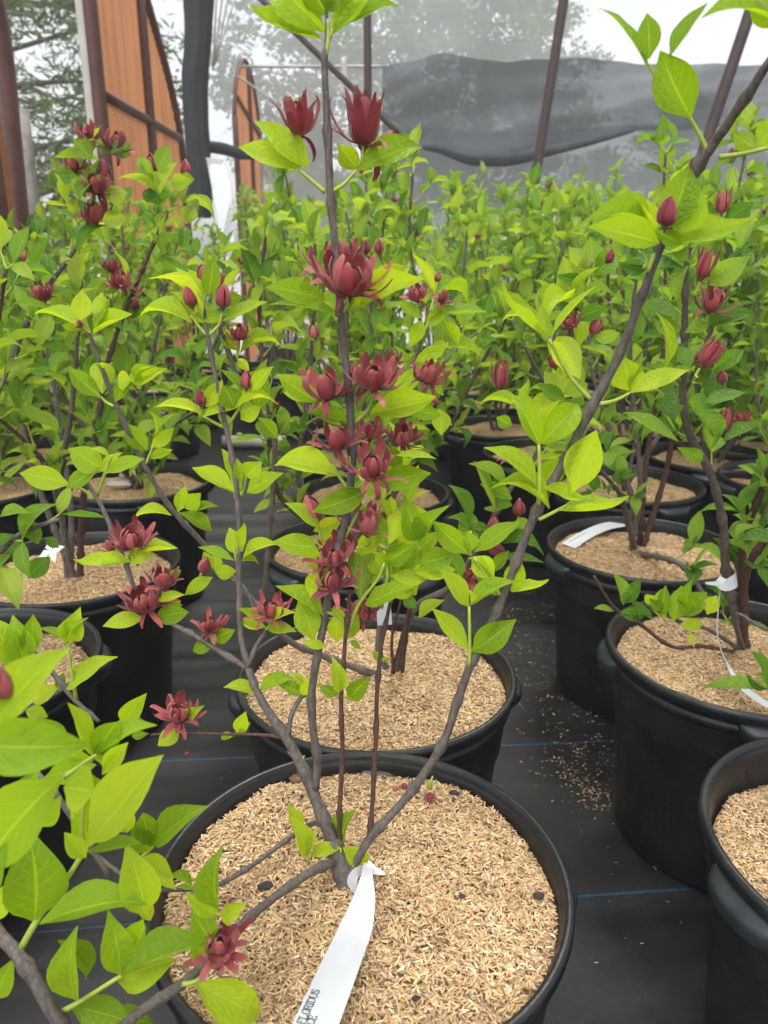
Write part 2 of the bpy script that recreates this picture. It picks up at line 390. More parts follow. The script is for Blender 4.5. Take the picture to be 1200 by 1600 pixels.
PET = {
    'in': [petal_mesh('petal', [(.04, 0), (.24, .1), (.31, .36), (.22, .64), (.06, .80)], .40, .5),
           petal_mesh('petal', [(.04, 0), (.26, .12), (.34, .4), (.27, .64), (.12, .76)], .36, .5)],
    'mid': [petal_mesh('petal', [(.04, 0), (.30, .08), (.44, .32), (.44, .62), (.30, .82)], .32, .4, .5),
            petal_mesh('petal', [(.04, 0), (.32, .06), (.52, .26), (.60, .52), (.54, .74)], .27, .4, .5, .3)],
    'up': [petal_mesh('petal', [(.04, 0), (.2, .12), (.29, .42), (.33, .72), (.38, .95)], .27, .4, .42),
           petal_mesh('petal', [(.04, 0), (.22, .1), (.33, .38), (.42, .66), (.60, .88)], .24, .4, .42, -.2)],
    'wide': [petal_mesh('petal', [(.04, 0), (.36, .06), (.66, .22), (.88, .46), (.98, .66)], .22, .35, .5, .2),
             petal_mesh('petal', [(.04, 0), (.34, .03), (.68, .1), (.98, .22), (1.12, .16)], .19, .35, .5, -.3),
             petal_mesh('petal', [(.04, 0), (.34, .08), (.58, .34), (.72, .66), (.66, .88)], .24, .35, .5, .2)],
    'out': [petal_mesh('petal', [(.04, 0), (.28, .02), (.55, .07), (.76, .0), (.86, -.16)], .19, .3, .5, .4),
            petal_mesh('petal', [(.04, 0), (.28, .04), (.52, .18), (.74, .26), (.90, .20)], .22, .3, .55, -.3),
            petal_mesh('petal', [(.04, 0), (.20, -.04), (.38, -.18), (.46, -.40), (.38, -.56)], .17, .3, .5, .3),
            petal_mesh('petal', [(.04, 0), (.3, .05), (.56, .22), (.74, .44), (.84, .64)], .24, .35, .55, .2)],
    'bud': [petal_mesh('petal', [(.04, 0), (.28, .14), (.33, .45), (.2, .78), (.02, .98)], .36, .25, .42),
            petal_mesh('petal', [(.04, 0), (.31, .12), (.37, .42), (.25, .74), (.05, .93)], .26, .2, .42)],
    'fine': [petal_mesh('petal', [(.04, 0), (.24, .12), (.32, .42), (.3, .72), (.26, .98)], .13, .3, .5),
             petal_mesh('petal', [(.04, 0), (.2, .12), (.24, .42), (.2, .7), (.12, .92)], .13, .3, .5)],
}
def recept(mat, h=.14, r=.12):
    V, F = [], []; prof = [(.02, -.22), (.035, -.12), (r * .8, -.05), (r, .02), (r * .7, .08), (.01, h)]
    for a, z in prof:
        for k in range(8): V.append((a * math.cos(k * math.pi / 4), a * math.sin(k * math.pi / 4), z))
    for i in range(len(prof) - 1):
        for k in range(8): F.append((i * 8 + k, i * 8 + (k + 1) % 8, i * 8 + 8 + (k + 1) % 8, i * 8 + 8 + k))
    return mesh('flower', V, F, mat)
REC = recept(M_CALYX)
RECIPE = {'open': (('in', 5), ('mid', 8), ('wide', 8), ('out', 7)), 'tulip': (('in', 4), ('up', 11), ('wide', 3), ('out', 3)), 'cup': (('in', 5), ('mid', 5), ('wide', 3), ('out', 6)),
          'bud': (('bud', 9),), 'fine': (('fine', 15),), 'star': (('in', 4), ('out', 11)), 'dense': (('in', 6), ('mid', 9), ('wide', 4), ('out', 8))}
def petals(kind, rr):
    out = []; a0 = rr.random() * 6.28
    for nm, k in RECIPE[kind]:
        for i in range(k):
            a = a0 + 2 * math.pi * i / k + rr.uniform(-.18, .18)
            m = rr.choice(PET[nm]); s = rr.uniform(.88, 1.1)
            if kind == 'bud': s *= 1 - .03 * (i % 3)
            if nm == 'in' and kind in ('open', 'dense', 'cup'): s *= .82
            out.append((m, Matrix.Rotation(a, 4, 'Z') @ Matrix.Rotation(rr.uniform(-.14, .1) if kind != 'bud' else 0, 4, 'X') @ Matrix.Scale(s, 4)))
        a0 += .5
    return out
def joined(name, items, mat, parent=None, **kw):        # items: (mesh, matrix) -> one mesh
    Vs, Us, Fs = [], [], []; off = 0; cache = {}
    for m, M in items:
        if m.name not in cache:
            v = np.array([tuple(x.co) for x in m.vertices]); u = np.array([tuple(d.uv) for d in m.uv_layers[0].data]) if m.uv_layers else None
            li = np.array([l.vertex_index for l in m.loops]); f = np.array([tuple(p.vertices) for p in m.polygons if len(p.vertices) == 4])
            uv = np.zeros((len(v), 2))
            if u is not None: uv[li] = u
            cache[m.name] = (v, uv, f)
        v, u, f = cache[m.name]; A = np.array(M)
        Vs.append(v @ A[:3, :3].T + A[:3, 3]); Us.append(u); Fs.append(f + off); off += len(v)
    if not Vs: return None
    V = np.concatenate(Vs); U = np.concatenate(Us); F = np.concatenate(Fs)
    me = bpy.data.meshes.new(name); me.vertices.add(len(V)); me.vertices.foreach_set('co', V.astype(np.float32).ravel())
    me.loops.add(F.size); me.loops.foreach_set('vertex_index', F.astype(np.int32).ravel())
    me.polygons.add(len(F)); me.polygons.foreach_set('loop_start', (np.arange(len(F)) * 4).astype(np.int32))
    me.polygons.foreach_set('use_smooth', np.ones(len(F), dtype=bool)); me.update(calc_edges=True)
    uvl = me.uv_layers.new(name='UVMap'); uvl.data.foreach_set('uv', U[F.ravel()].astype(np.float32).ravel()); me.materials.append(mat)
    if parent is None and not kw: return me
    return obj(name, me, parent, None, **kw)
FARFLOWER = {k: joined('flower', petals(k, random.Random(i + 40)), M_PETAL) for i, k in enumerate(RECIPE)}

# ------------------------------------------------------------------ a plant
def axis_matrix(c, up, s, spin=0):
    z = up.normalized(); x = z.orthogonal().normalized(); y = z.cross(x)
    M = Matrix(((x.x, y.x, z.x, c.x), (x.y, y.y, z.y, c.y), (x.z, y.z, z.z, c.z), (0, 0, 0, 1)))
    return M @ Matrix.Rotation(spin, 4, 'Z') @ Matrix.Scale(s, 4)
class Plant:
    def __init__(s, tone='lime', seed=1):
        s.stems, s.shoots, s.leaves, s.flowers = [], [], [], []; s.tone = tone; s.r = random.Random(seed)
    def stem(s, pts, rad, mat=None, knob=.25, every=.055):
        s.stems.append((*stem_path(pts, rad, knob, every), mat or M_BARK))
    def shoot(s, pts, r0=.0022, r1=.0012):
        pts, rad = smooth_path(pts, [r0 + (r1 - r0) * i / max(1, len(pts) - 1) for i in range(len(pts))], 3)
        s.shoots.append((pts, rad))
    def leaf(s, b, t, n, w, tone=None): s.leaves.append((s.r.choice(LEAF[tone or s.tone]), leaf_matrix(b, t, n, w)))
    # pixel-read pieces; every one gets its own distance Y
    def pstem(s, data, mat=None, knob=.25, k=1.0):
        pts = [P(x, y, Y) for x, y, Y, _ in data]; rad = [k * wpx * .5 * depth(p) / FPX for p, (_, _, _, wpx) in zip(pts, data)]
        s.stem(pts, rad, mat, knob)
    def pshoot(s, Y, txt, wpx=8, Y2=None):
        q = [tuple(map(float, a.split())) for a in txt.split(';')]; n = len(q)
        pts = [P(x, y, Y + ((Y2 or Y) - Y) * i / max(1, n - 1)) for i, (x, y) in enumerate(q)]
        r0 = wpx * .5 * depth(pts[0]) / FPX; s.shoot(pts, r0, r0 * .65)
    def pleaves(s, Y, txt, tone=None, dz=None):
        for a in txt.split(';'):
            if not a.strip(): continue
            bx, by, tx, ty, wp = map(float, a.split()[:5])
            b = P(bx, by, Y); L0 = math.hypot(tx - bx, ty - by) * depth(b) / FPX
            fore = L0 * s.r.uniform(-.35, .35) if dz is None else L0 * dz
            t = P(tx, ty, Y + fore); ax = (t - b); L = ax.length; ax.normalize()
            W = wp * depth((b + t) / 2) / FPX; full = max(W, .44 * L)
            ratio = max(.12, min(1, W / full)); v = (Vector((0, 0, CAMZ)) - (b + t) / 2).normalized()
            v = (v - ax * v.dot(ax)).normalized(); u = ax.cross(v)
            q = math.sqrt(max(0, 1 - ratio * ratio)); n1, n2 = v * ratio + u * q, v * ratio - u * q
            n = n1 if n1.z > n2.z else n2
            if n.z < -.15: n = -n
            s.leaf(b, t, n, full, tone)
    def pflower(s, x, y, size, Y, kind='open', tilt=None, stalk=None):
        c = P(x, y, Y); sz = size * depth(c) / FPX
        k = {'open': .62, 'tulip': .95, 'cup': .80, 'bud': 1.08, 'fine': 1.0, 'star': .58, 'dense': .62}[kind]
        sc = sz * k; up = Vector((s.r.uniform(-.3, .3), s.r.uniform(-.45, .05), 1)) if tilt is None else Vector(tilt)
        up.normalize(); s.flowers.append((kind, c - up * sc * .38, up, sc))
        if stalk: s.shoot([P(stalk[0], stalk[1], Y), c - up * sc * .75, c - up * sc * .45], .0018, .0018)
    # growth: opposite pairs of short leafy shoots along a stem
    def grow(s, pts, s0=.3, spacing=.06, slen=(.015, .06), llen=(.05, .085), pf=.2, wr=.46, fs=.04, dens=1.0):
        rr = s.r; L = [0]
        for i in range(1, len(pts)): L.append(L[-1] + (pts[i] - pts[i - 1]).length)
        x = L[-1] * s0 + rr.random() * spacing; az = rr.random() * 3.14; k = 0
        def at(q):
            j = 0
            while j < len(L) - 2 and L[j + 1] < q: j += 1
            f = (q - L[j]) / max(1e-9, L[j + 1] - L[j]); return pts[j].lerp(pts[j + 1], min(1, f)), (pts[j + 1] - pts[j]).normalized()
        while x < L[-1] + spacing * .4:
            p, d = at(min(x, L[-1])); a = d.orthogonal().normalized(); b = d.cross(a); end = x > L[-1] - spacing * .5
            for sg in (0, 1):
                if rr.random() > dens: continue
                th = az + sg * math.pi + rr.uniform(-.4, .4)
                out = (a * math.cos(th) + b * math.sin(th)); sd_ = (out * .9 + d * .6 + Vector((0, 0, .35))).normalized()
                q = rr.uniform(*slen) * (1 if not end else .8)
                e = p + sd_ * q; m = p + sd_ * q * .5 - Vector((0, 0, q * .06))
                s.shoot([p, m, e], .0019, .0011)
                for lev, (c, num) in enumerate(((p + sd_ * q * .55, 2), (e, 2))):
                    if lev == 0 and rr.random() < .35: continue
                    side = sd_.cross(Vector((0, 0, 1)))
                    side = side.normalized() if side.length > .1 else a
                    if lev: side = (sd_.cross(side)).normalized() * .8 + side * .5
                    for g in (-1, 1):
                        ll = rr.uniform(*llen) * (.75 if lev == 0 else 1)
                        dr = (side * g * rr.uniform(.7, 1.2) + sd_ * rr.uniform(.5, 1.0) + Vector((0, 0, rr.uniform(-.35, .35)))).normalized()
                        nn = Vector((rr.uniform(-.4, .4), rr.uniform(-.6, .3), 1))
                        s.leaf(c, c + dr * ll, nn, ll * wr * rr.uniform(.85, 1.15))
                if rr.random() < .6:        # unfolding pair at the tip
                    for g in (-1, 1):
                        ll = rr.uniform(.018, .035); dr = (sd_ + Vector((g * .3, rr.uniform(-.3, .3), .5))).normalized()
                        s.leaf(e, e + dr * ll, Vector((g, -.3, .3)), ll * .35)
                if rr.random() < pf:
                    sc = fs * rr.uniform(.55, 1.0); up = (sd_ + Vector((0, 0, .8))).normalized(); c = e + up * .02
                    s.shoot([e, e + up * .01, c], .0014, .0014)
                    s.flowers.append((rr.choice(('open', 'open', 'cup', 'bud', 'fine', 'star')), c, up, sc * .62))
            az += math.pi / 2 + rr.uniform(-.3, .3); x += spacing * rr.uniform(.75, 1.25); k += 1
    def emit(s, root, mode='parts'):
        inv = Matrix.Translation(-root.location)
        o = root.location
        for pts, rad, mat in s.stems:
            V, F = tube_data([p - o for p in pts], rad, 8 if mode == 'parts' else 5)
            obj('stem', mesh('stem', V, F, mat), root)
        if mode == 'parts':
            for pts, rad in s.shoots:
                V, F = tube_data([p - o for p in pts], rad, 5); obj('shoot', mesh('shoot', V, F, M_SHOOT), root)
        elif s.shoots:
            V, F = [], []
            for pts, rad in s.shoots: tube_data([p - o for p in pts], rad, 3, V, F, False)
            obj('shoots', mesh('shoots', V, F, M_SHOOT), root, None, kind='stuff')
        if mode == 'far':
            joined('foliage', [(m, inv @ M) for m, M in s.leaves], M_LEAF[s.tone], root, kind='stuff')
        else:
            for m, M in s.leaves[:300]: obj('leaf', m, root, inv @ M)
            if len(s.leaves) > 300: joined('foliage', [(m, inv @ M) for m, M in s.leaves[300:]], M_LEAF[s.tone], root, kind='stuff')
        for kind, c, up, sc in s.flowers:
            M = inv @ axis_matrix(c, up, sc, s.r.random() * 6)
            if mode == 'parts':
                f = obj('flower', REC, root, M)
                for m, PM in petals(kind, s.r): obj('petal', m, f, PM)
            else: obj('flower', FARFLOWER[kind], root, M)
def copy_tree(o, parent=None):
    c = o.copy(); COL.objects.link(c)
    if parent is not None: c.parent = parent
    for ch in CH.get(o.name, ()): copy_tree(ch, c)
    return c
CH = {}

# ================================================================== SETTING
# ground: woven cloth with shallow wrinkles
xs = np.concatenate([[-60, -35, -20, -8, -4], np.arange(-2.2, 2.4, .035), [4, 8, 20, 35, 60]])
ys = np.concatenate([[-20, -12, -5, -1, 0], np.arange(.3, 3.2, .022), [3.6, 4.2, 5, 6.5, 8, 12, 20, 40, 80]])
gx, gy = np.meshgrid(xs, ys); 
gz = (np.sin(gy * 34 + gx * 3.1 + 1.6 * np.sin(gx * 4.3)) * .0040 + np.sin(gy * 71 - gx * 6 + np.sin(gx * 9) * 1.3) * .0022 + np.sin(gx * 9 + gy * 5) * .0016)
gz *= (np.abs(gx) < 2.3) * (gy > .25) * (gy < 3.25); nx = len(xs)
V = np.stack([gx, gy, gz], -1).reshape(-1, 3); F = [(j * nx + i, j * nx + i + 1, j * nx + nx + i + 1, j * nx + nx + i) for j in range(len(ys) - 1) for i in range(nx - 1)]
obj('ground', mesh('ground', V, F, groundmat()), kind='structure')
M_EARTH = plain('pale_gravel', (.30, .27, .23), .9, .3, 6)
obj('path', mesh('path', [(-60, 6.9, .012), (60, 6.9, .012), (60, 9.6, .012), (-60, 9.6, .012)], [(0, 1, 2, 3)], M_EARTH), kind='structure')
M_GRASS = plain('rough_grass', (.10, .15, .05), .9, .4, 2)
obj('field', mesh('field', [(-60, 9.6, .016), (60, 9.6, .016), (60, 79, .016), (-60, 79, .016)], [(0, 1, 2, 3)], M_GRASS), kind='structure')

# ---- hulls
def hull_mesh(name, n, place, seed, size=(.0060, .0086)):
    g = np.random.default_rng(seed); pos = place(g, n)
    base = np.array([(0, -.5, 0), (.095, -.22, .035), (.10, .18, .035), (0, .5, 0), (-.095, .2, .035), (-.10, -.18, .035), (0, 0, .10), (0, 0, -.05)])
    base[:, 0] *= 1.0
    F0 = []
    for k in range(6): F0 += [(k, (k + 1) % 6, 6)]
    F0 += [(0, 3, 7)]; F0 = np.array(F0)
    a = g.uniform(0, 6.283, n); ti = g.normal(0, .17, n); ro = g.normal(0, .5, n); s = g.uniform(*size, n)
    v = base[None] * np.array([1, 1, 1.0]) * s[:, None, None]
    c, sn = np.cos(ro)[:, None], np.sin(ro)[:, None]; x = v[..., 0] * c + v[..., 2] * sn; z = -v[..., 0] * sn + v[..., 2] * c; y = v[..., 1]
    c, sn = np.cos(ti)[:, None], np.sin(ti)[:, None]; y, z = y * c - z * sn, y * sn + z * c
    c, sn = np.cos(a)[:, None], np.sin(a)[:, None]; x, y = x * c - y * sn, x * sn + y * c
    V = np.stack([x, y, z], -1) + pos[:, None, :]
    Fa = (F0[None] + (np.arange(n) * 8)[:, None, None]).reshape(-1, 3)
    me = bpy.data.meshes.new(name); V = V.reshape(-1, 3)
    me.vertices.add(len(V)); me.vertices.foreach_set('co', V.astype(np.float32).ravel())
    me.loops.add(Fa.size); me.loops.foreach_set('vertex_index', Fa.astype(np.int32).ravel())
    me.polygons.add(len(Fa)); me.polygons.foreach_set('loop_start', (np.arange(len(Fa)) * 3).astype(np.int32)); me.update(calc_edges=True)
    me.materials.append(M_HULL); return me
def bed_z(x, y): return .006 * np.sin(x * 21 + 1) * np.cos(y * 17) + .0025 * np.sin(x * 51 + y * 37) - .9 * np.maximum(0, np.hypot(x, y) - .17) ** 2 * 6
RB = .203
def disc(g, n):
    r = RB * np.sqrt(g.uniform(0, 1, n)); a = g.uniform(0, 6.283, n); x, y = r * np.cos(a), r * np.sin(a)
    return np.stack([x, y, bed_z(x, y) + g.uniform(0, .0045, n)], -1)
HULLS_NEAR = hull_mesh('mulch', 26000, disc, 3, (.0076, .0102))
HULLS_MID = hull_mesh('mulch', 16000, disc, 4, (.007, .0095))
def bed():
    V, F = [], []; nr, na = 14, 48
    for i in range(nr):
        for k in range(na):
            r = (RB + .004) * (i + .02) / (nr - 1); a = 2 * math.pi * k / na; x, y = r * math.cos(a), r * math.sin(a); V.append((x, y, float(bed_z(x, y)) - .0045))
    for i in range(nr - 1):
        for k in range(na): F.append((i * na + k, i * na + (k + 1) % na, (i + 1) * na + (k + 1) % na, (i + 1) * na + k))
    return mesh('mulch_bed', V, F, M_BED)
BED = bed()
# ---- pot meshes
def lathe(name, prof, seg, mat, oval=0.0):
    V, F = [], []
    for r, z in prof:
        for k in range(seg):
            a = 2 * math.pi * k / seg; V.append((r * math.cos(a), r * math.sin(a), z))
    for i in range(len(prof) - 1):
        for k in range(seg): F.append((i * seg + k, i * seg + (k + 1) % seg, i * seg + seg + (k + 1) % seg, i * seg + seg + k))
    return mesh(name, V, F, mat)
PH = .37
POT_BODY = lathe('body', [(.02, .003), (.165, .003), (.172, .008), (.175, .02), (.183, .12), (.190, .2), (.1955, .255), (.2005, .262), (.204, .318), (.2045, .334)], 72, M_POT)
POT_RIM = lathe('rim', [(.2042, .326), (.2085, .3262), (.2125, .331), (.2128, .340), (.2100, .3425), (.2102, .3455), (.2165, .350), (.2205, .358), (.2205, .3655), (.2180, .3697), (.2145, .3705), (.2110, .3690), (.2098, .3625), (.2080, .3590), (.2062, .3560), (.2058, .348), (.2040, .341), (.2035, .29), (.198, .262)], 96, M_POT)
def lug():
    V, F = [], []; na, nb = 18, 9
    prof = [(.2120, .3530), (.2190, .3510), (.2270, .3470), (.2325, .3410), (.2340, .3330), (.2310, .3230), (.2240, .3140), (.2160, .3070), (.2070, .3010), (.2030, .2990)]
    for i in range(na + 1):
        a = (i / na - .5) * 2; A = a * .27; c = max(0.0, 1 - abs(a) ** 3) ** .6
        for r, z in prof:
            V.append(((.2035 + (r - .2035) * (.12 + .88 * c)) * math.cos(A), (.2035 + (r - .2035) * (.12 + .88 * c)) * math.sin(A), .3530 - (.3530 - z) * (.25 + .75 * c)))
    m_ = len(prof)
    for i in range(na):
        for j in range(m_ - 1): k = i * m_ + j; F.append((k, k + 1, k + m_ + 1, k + m_))
    return mesh('handle', V, F, M_POT)
M_LUG = plain('worn_sheen_grip', (.020, .024, .027), .33, .4, 30, .15)  # worn grips; grey raised above the pot black to paint in sky sheen
LUG = lug(); LUG.materials.clear(); LUG.materials.append(M_LUG)
def pot(loc, label, rz, near=0, dz=.0, group='black nursery pots'):
    t = empty('nursery_pot', (loc[0], loc[1], 0), label, 'plant pot', group, rz)
    t['soil'] = .34 + dz
    obj('body', POT_BODY, t); obj('rim', POT_RIM, t)
    for k in range(4): obj('handle', LUG, t, Matrix.Rotation(k * math.pi / 2, 4, 'Z'))
    SS = Matrix.Diagonal((.972, .972, 1, 1)) if dz < .004 else Matrix.Identity(4)
    b = obj('mulch_bed', BED, t, Matrix.Translation((0, 0, .34 + dz)) @ SS)
    b['kind'] = 'stuff'
    if near: 
        h = obj('mulch', HULLS_NEAR if near == 1 else HULLS_MID, t, Matrix.Translation((0, 0, .3405 + dz)) @ SS); h['kind'] = 'stuff'
    return t

POTS = {}
def rad_(d): return math.radians(d)
POTS['p1'] = pot((-.024, .665), 'large black nursery pot in front, full of rice hulls, holding the tallest flowering shrub', rad_(8), 1, .010)
POTS['p2'] = pot((-.012, 1.095), 'black pot directly behind the front pot, its pale grey grip touching that rim', rad_(5), 1, .008)
POTS['D'] = pot((.602, 1.175), 'black pot on the right with a long curled white tape hanging over its hulls', rad_(-9), 1, -.004)
POTS['E'] = pot((.585, .705), 'black pot cut by the right edge, hulls sunk well below its rim', rad_(14), 1, -.025)
POTS['C'] = pot((.600, 1.68), 'black pot with a wide white tag lying flat on its hulls', rad_(12), 2)
POTS['B'] = pot((-.690, 1.123), 'black pot cut by the left edge with a dusty brown rim, partly behind large leaves', rad_(20), 2, -.012)
POTS['A'] = pot((-.668, 1.565), 'black pot at left with a small white blossom lying over its hulls', rad_(-32), 2)
POTS['A2'] = pot((-.744, 2.256), 'black pot behind the left pot, pale bits of wood against its stems', rad_(30), 2)
POTS['M3'] = pot((-.055, 1.69), 'black pot half hidden behind the second pot of the middle row', rad_(40), 2)
POTS['M4'] = pot((-.033, 2.13), 'black pot third behind the front pot, one dark stem rising from its hulls', rad_(0), 2)
POTS['C1'] = pot((.73, 2.24), 'black pot behind the tagged pot, its soil seen between thin stems', rad_(20), 2)

# ================================================================== BACKGROUND STRUCTURES
M_RUST = plain('brown_painted_steel', (.040, .022, .018), .65, .3, 12)
M_FRAME = plain('red_brown_frame', (.085, .026, .018), .6, .3, 9)
M_PVC = plain('white_plastic_pipe', (.45, .43, .39), .4, .1, 8)
M_GALV = plain('galvanised_pipe', (.33, .33, .31), .45, .2, 10, metal=.4)
M_ORANGE = polymat('orange_polycarbonate', (.78, .33, .14))
M_BROWNP = polymat('brown_polycarbonate', (.36, .12, .05))
M_NETTHIN = netmat('fine_shade_net', (.78, .80, .83), .34)
M_NETDARK = netmat('dark_shade_cloth', (.10, .11, .12), .85)
M_NETMID = netmat('grey_shade_cloth', (.17, .185, .20), .7)
M_NETBLK = plain('bunched_black_cloth', (.018, .02, .022), .8, .3, 8, .4)
M_PLASTIC = plain('white_plastic_sheet', (.78, .80, .82), .35, .06, 3)

def bar(name, a, b, wpx, mat, parent=None, seg=8, bend=0.0, r=None, origin=None):
    a, b = Vector(a), Vector(b); r = r or wpx * .5 * (depth(a) + depth(b)) / 2 / FPX
    pts = [a.lerp(b, i / 8) + Vector((0, 0, -bend * 4 * (i / 8) * (1 - i / 8))) for i in range(9)]
    if origin is not None: pts = [p - origin for p in pts]
    V, F = tube_data(pts, [r] * 9, seg); return obj(name, mesh(name, V, F, mat), parent)

PXX = -1.47
def panel(label, outline, bars, mat, framemat, th=.03, frame_w=.035):
    pts = [PX(x, y, PXX) if not isinstance(y, str) else None for x, y in outline]
    base = Vector((PXX, min(p.y for p in pts), 0)); root = empty('greenhouse_end_panel', base, label, 'greenhouse panel', 'orange arched greenhouse panels')
    lo = Vector((PXX, pts[0].y, 0)); hi = Vector((PXX, pts[-1].y, 0)); ring = [lo] + pts + [hi]
    # corrugated sheets: columns between mullions
    ysplit = sorted({lo.y, hi.y} | {PX(b[0], b[1], PXX).y for b in bars if b[4] == 'v'})
    def top(y):
        zz = 0
        for a, b in zip(ring, ring[1:]):
            if min(a.y, b.y) - 1e-6 <= y <= max(a.y, b.y) + 1e-6 and abs(b.y - a.y) > 1e-6:
                zz = max(zz, a.z + (b.z - a.z) * (y - a.y) / (b.y - a.y))
        return zz
    for y0, y1 in zip(ysplit, ysplit[1:]):
        if y1 - y0 < .05: continue
        n = max(4, int((y1 - y0) / .02)); V, F = [], []
        for i in range(n + 1):
            y = y0 + (y1 - y0) * i / n; zt = top(min(max(y, lo.y + .004), hi.y - .004)); xo = .004 * (1 if i % 2 else -1)
            for k in range(9): V.append((xo, y - base.y, max(.02, zt) * k / 8))
        for i in range(n):
            for k in range(8): F.append((i * 9 + k, i * 9 + 9 + k, i * 9 + 10 + k, i * 9 + k + 1))
        obj('polycarbonate_sheet', mesh('polycarbonate_sheet', V, F, mat, False), root)
    o = base
    pp, rr_ = smooth_path(pts, [frame_w * .5] * len(pts), 4)
    V, F = tube_data([p - o + Vector((.012, 0, 0)) for p in pp], rr_, 6); obj('arch_rail', mesh('arch_rail', V, F, framemat), root)
    bar('jamb', lo + Vector((.016, 0, 0)), pts[0] + Vector((.016, 0, 0)), 0, framemat, root, 4, r=frame_w * .62, origin=o)
    bar('jamb', hi + Vector((.016, 0, 0)), pts[-1] + Vector((.016, 0, 0)), 0, framemat, root, 4, r=frame_w * .5, origin=o)
    for x0, y0, x1, y1, kd in bars:
        a, b = PX(x0, y0, PXX), PX(x1, y1, PXX)
        if kd == 'v': b = Vector((PXX, a.y, .05)); a = Vector((PXX, a.y, top(a.y)))
        bar('mullion' if kd == 'v' else 'cross_rail', a + Vector((.02, 0, 0)), b + Vector((.02, 0, 0)), 0, framemat, root, 4, r=frame_w * .5, origin=o)
    return root
panel('tall orange arched greenhouse panel with a white edge and brown rails, upper left',
      [(118, -160), (150, -200), (195, -110), (225, 0), (247, 75), (264, 140), (277, 205), (285, 270), (288, 330)],
      [(214, 0, 235, 300, 'v'), (156, 148, 277, 216, 'h')], M_ORANGE, M_FRAME, frame_w=.06)
panel('narrow far orange arched panel seen through the net behind the tall stem',
      [(364, 180), (366, 135), (371, 108), (378, 94), (386, 103), (394, 135), (401, 180), (405, 230), (408, 300)],
      [(366, 150, 405, 215, 'h'), (385, 110, 388, 300, 'v')], M_ORANGE, M_FRAME, frame_w=.045)
panel('dark brown panel cut by the left edge of the picture, nearest of the arched panels',
      [(-260, -300), (-160, -330), (-60, -200), (-12, 0), (4, 90), (16, 210), (27, 320), (38, 430), (43, 500)],
      [(-40, 100, -30, 400, 'v')], M_BROWNP, M_FRAME, frame_w=.06)
# white edge post of the tall panel and a grey timber post
a = PX(106, -200, -1.50); tag(bar('edge_pipe', (a.x, a.y, 0), (a.x, a.y, a.z + .4), 0, M_PVC, seg=10, r=.03), 'off-white upright pipe along the left edge of the tall orange panel', 'pipe')
a = P(30, 170, 4.2)
tag(bar('timber_post', (a.x, a.y, 0), (a.x, a.y, a.z), 0, plain('weathered_wood', (.28, .26, .23), .85, .3, 20), seg=4, r=.045), 'weathered grey timber post between the brown panel and the pines', 'post')

def sheet(name, top_px, bot_px, Y, mat, label, cat, waves=.06, n=120, rows=12, seed=1, Yr=None):
    # a hanging cloth between two pixel-read edges, with folds
    g = random.Random(seed); ph = [g.uniform(0, 6) for _ in range(6)]
    def interp(L, s):
        x = L[0][0] + (L[-1][0] - L[0][0]) * s
        for (x0, y0), (x1, y1) in zip(L, L[1:]):
            if x <= x1: 
                f = (x - x0) / (x1 - x0); f = f * f * (3 - 2 * f) * .5 + f * .5; return x, y0 + (y1 - y0) * f
        return L[-1]
    V, F = [], []
    for i in range(n + 1):
        s = i / n; tx, ty = interp(top_px, s); bx, by = interp(bot_px, s); y = Y + ((Yr or Y) - Y) * s
        a, b = P(tx, ty, y), P(bx, by, y)
        for k in range(rows + 1):
            v = k / rows; p = a.lerp(b, v)
            p.y += waves * (math.sin(s * 23 + ph[0] + v * 3) * .5 + math.sin(s * 61 + ph[1] - v * 5) * .25 + math.sin(v * 7 + s * 9 + ph[2]) * .6 + (math.sin(v * 19 + s * 14 + 2 * math.sin(s * 8)) * .22 if len(top_px) > 4 else 0))
            V.append(p)
    for i in range(n):
        for k in range(rows): F.append((i * (rows + 1) + k, (i + 1) * (rows + 1) + k, (i + 1) * (rows + 1) + k + 1, i * (rows + 1) + k + 1))
    return tag(obj(name, mesh(name, V, F, mat)), label, cat)
sheet('shade_net', [(318, -420), (800, -420), (1500, -420)], [(322, 470), (800, 470), (1500, 470)], 10.0, M_NETTHIN, 'fine pale see-through net wall stretched across the whole back', 'shade net', .1, Yr=10.0)
sheet('shade_cloth', [(597, 100), (650, 92), (690, 86), (760, 97), (880, 95), (940, 92), (1010, 96), (1080, 99), (1300, 104)],
      [(597, 226), (680, 226), (750, 250), (800, 248), (860, 238), (930, 222), (990, 204), (1100, 200), (1300, 192)], 8.3, M_NETDARK,
      'dark grey shade cloth sagging across the back right', 'shade cloth', .10, 140, 22, 3)
sheet('shade_cloth', [(600, 200), (800, 205), (1000, 196), (1300, 188)], [(600, 330), (800, 335), (1000, 330), (1300, 325)], 8.6, M_NETMID,
      'lighter grey cloth hanging below the sagging dark cloth', 'shade cloth', .05, 60, 8, 5)
def roll(name, pts, rpx, Y, mat, label, cat, seed=2):
    g = random.Random(seed); q = [P(x, y, Y) for x, y in pts]; p, r = smooth_path(q, [rr_ * depth(a) / FPX for rr_, a in zip(rpx, q)], 14)
    V, F = tube_data(p, [a * (1 + .07 * math.sin(i * .07 + seed) + .012 * math.sin(i * .5)) for i, a in enumerate(r)], 28)
    for i, c in enumerate(p):
        for k in range(28): j = i * 28 + k; V[j] = c + (V[j] - c) * (1 + .13 * math.sin(k * 2.1 + i * .02) + .08 * math.sin(k * 4.6 - i * .035 + seed))
    return tag(obj(name, mesh(name, V, F, mat)), label, cat)
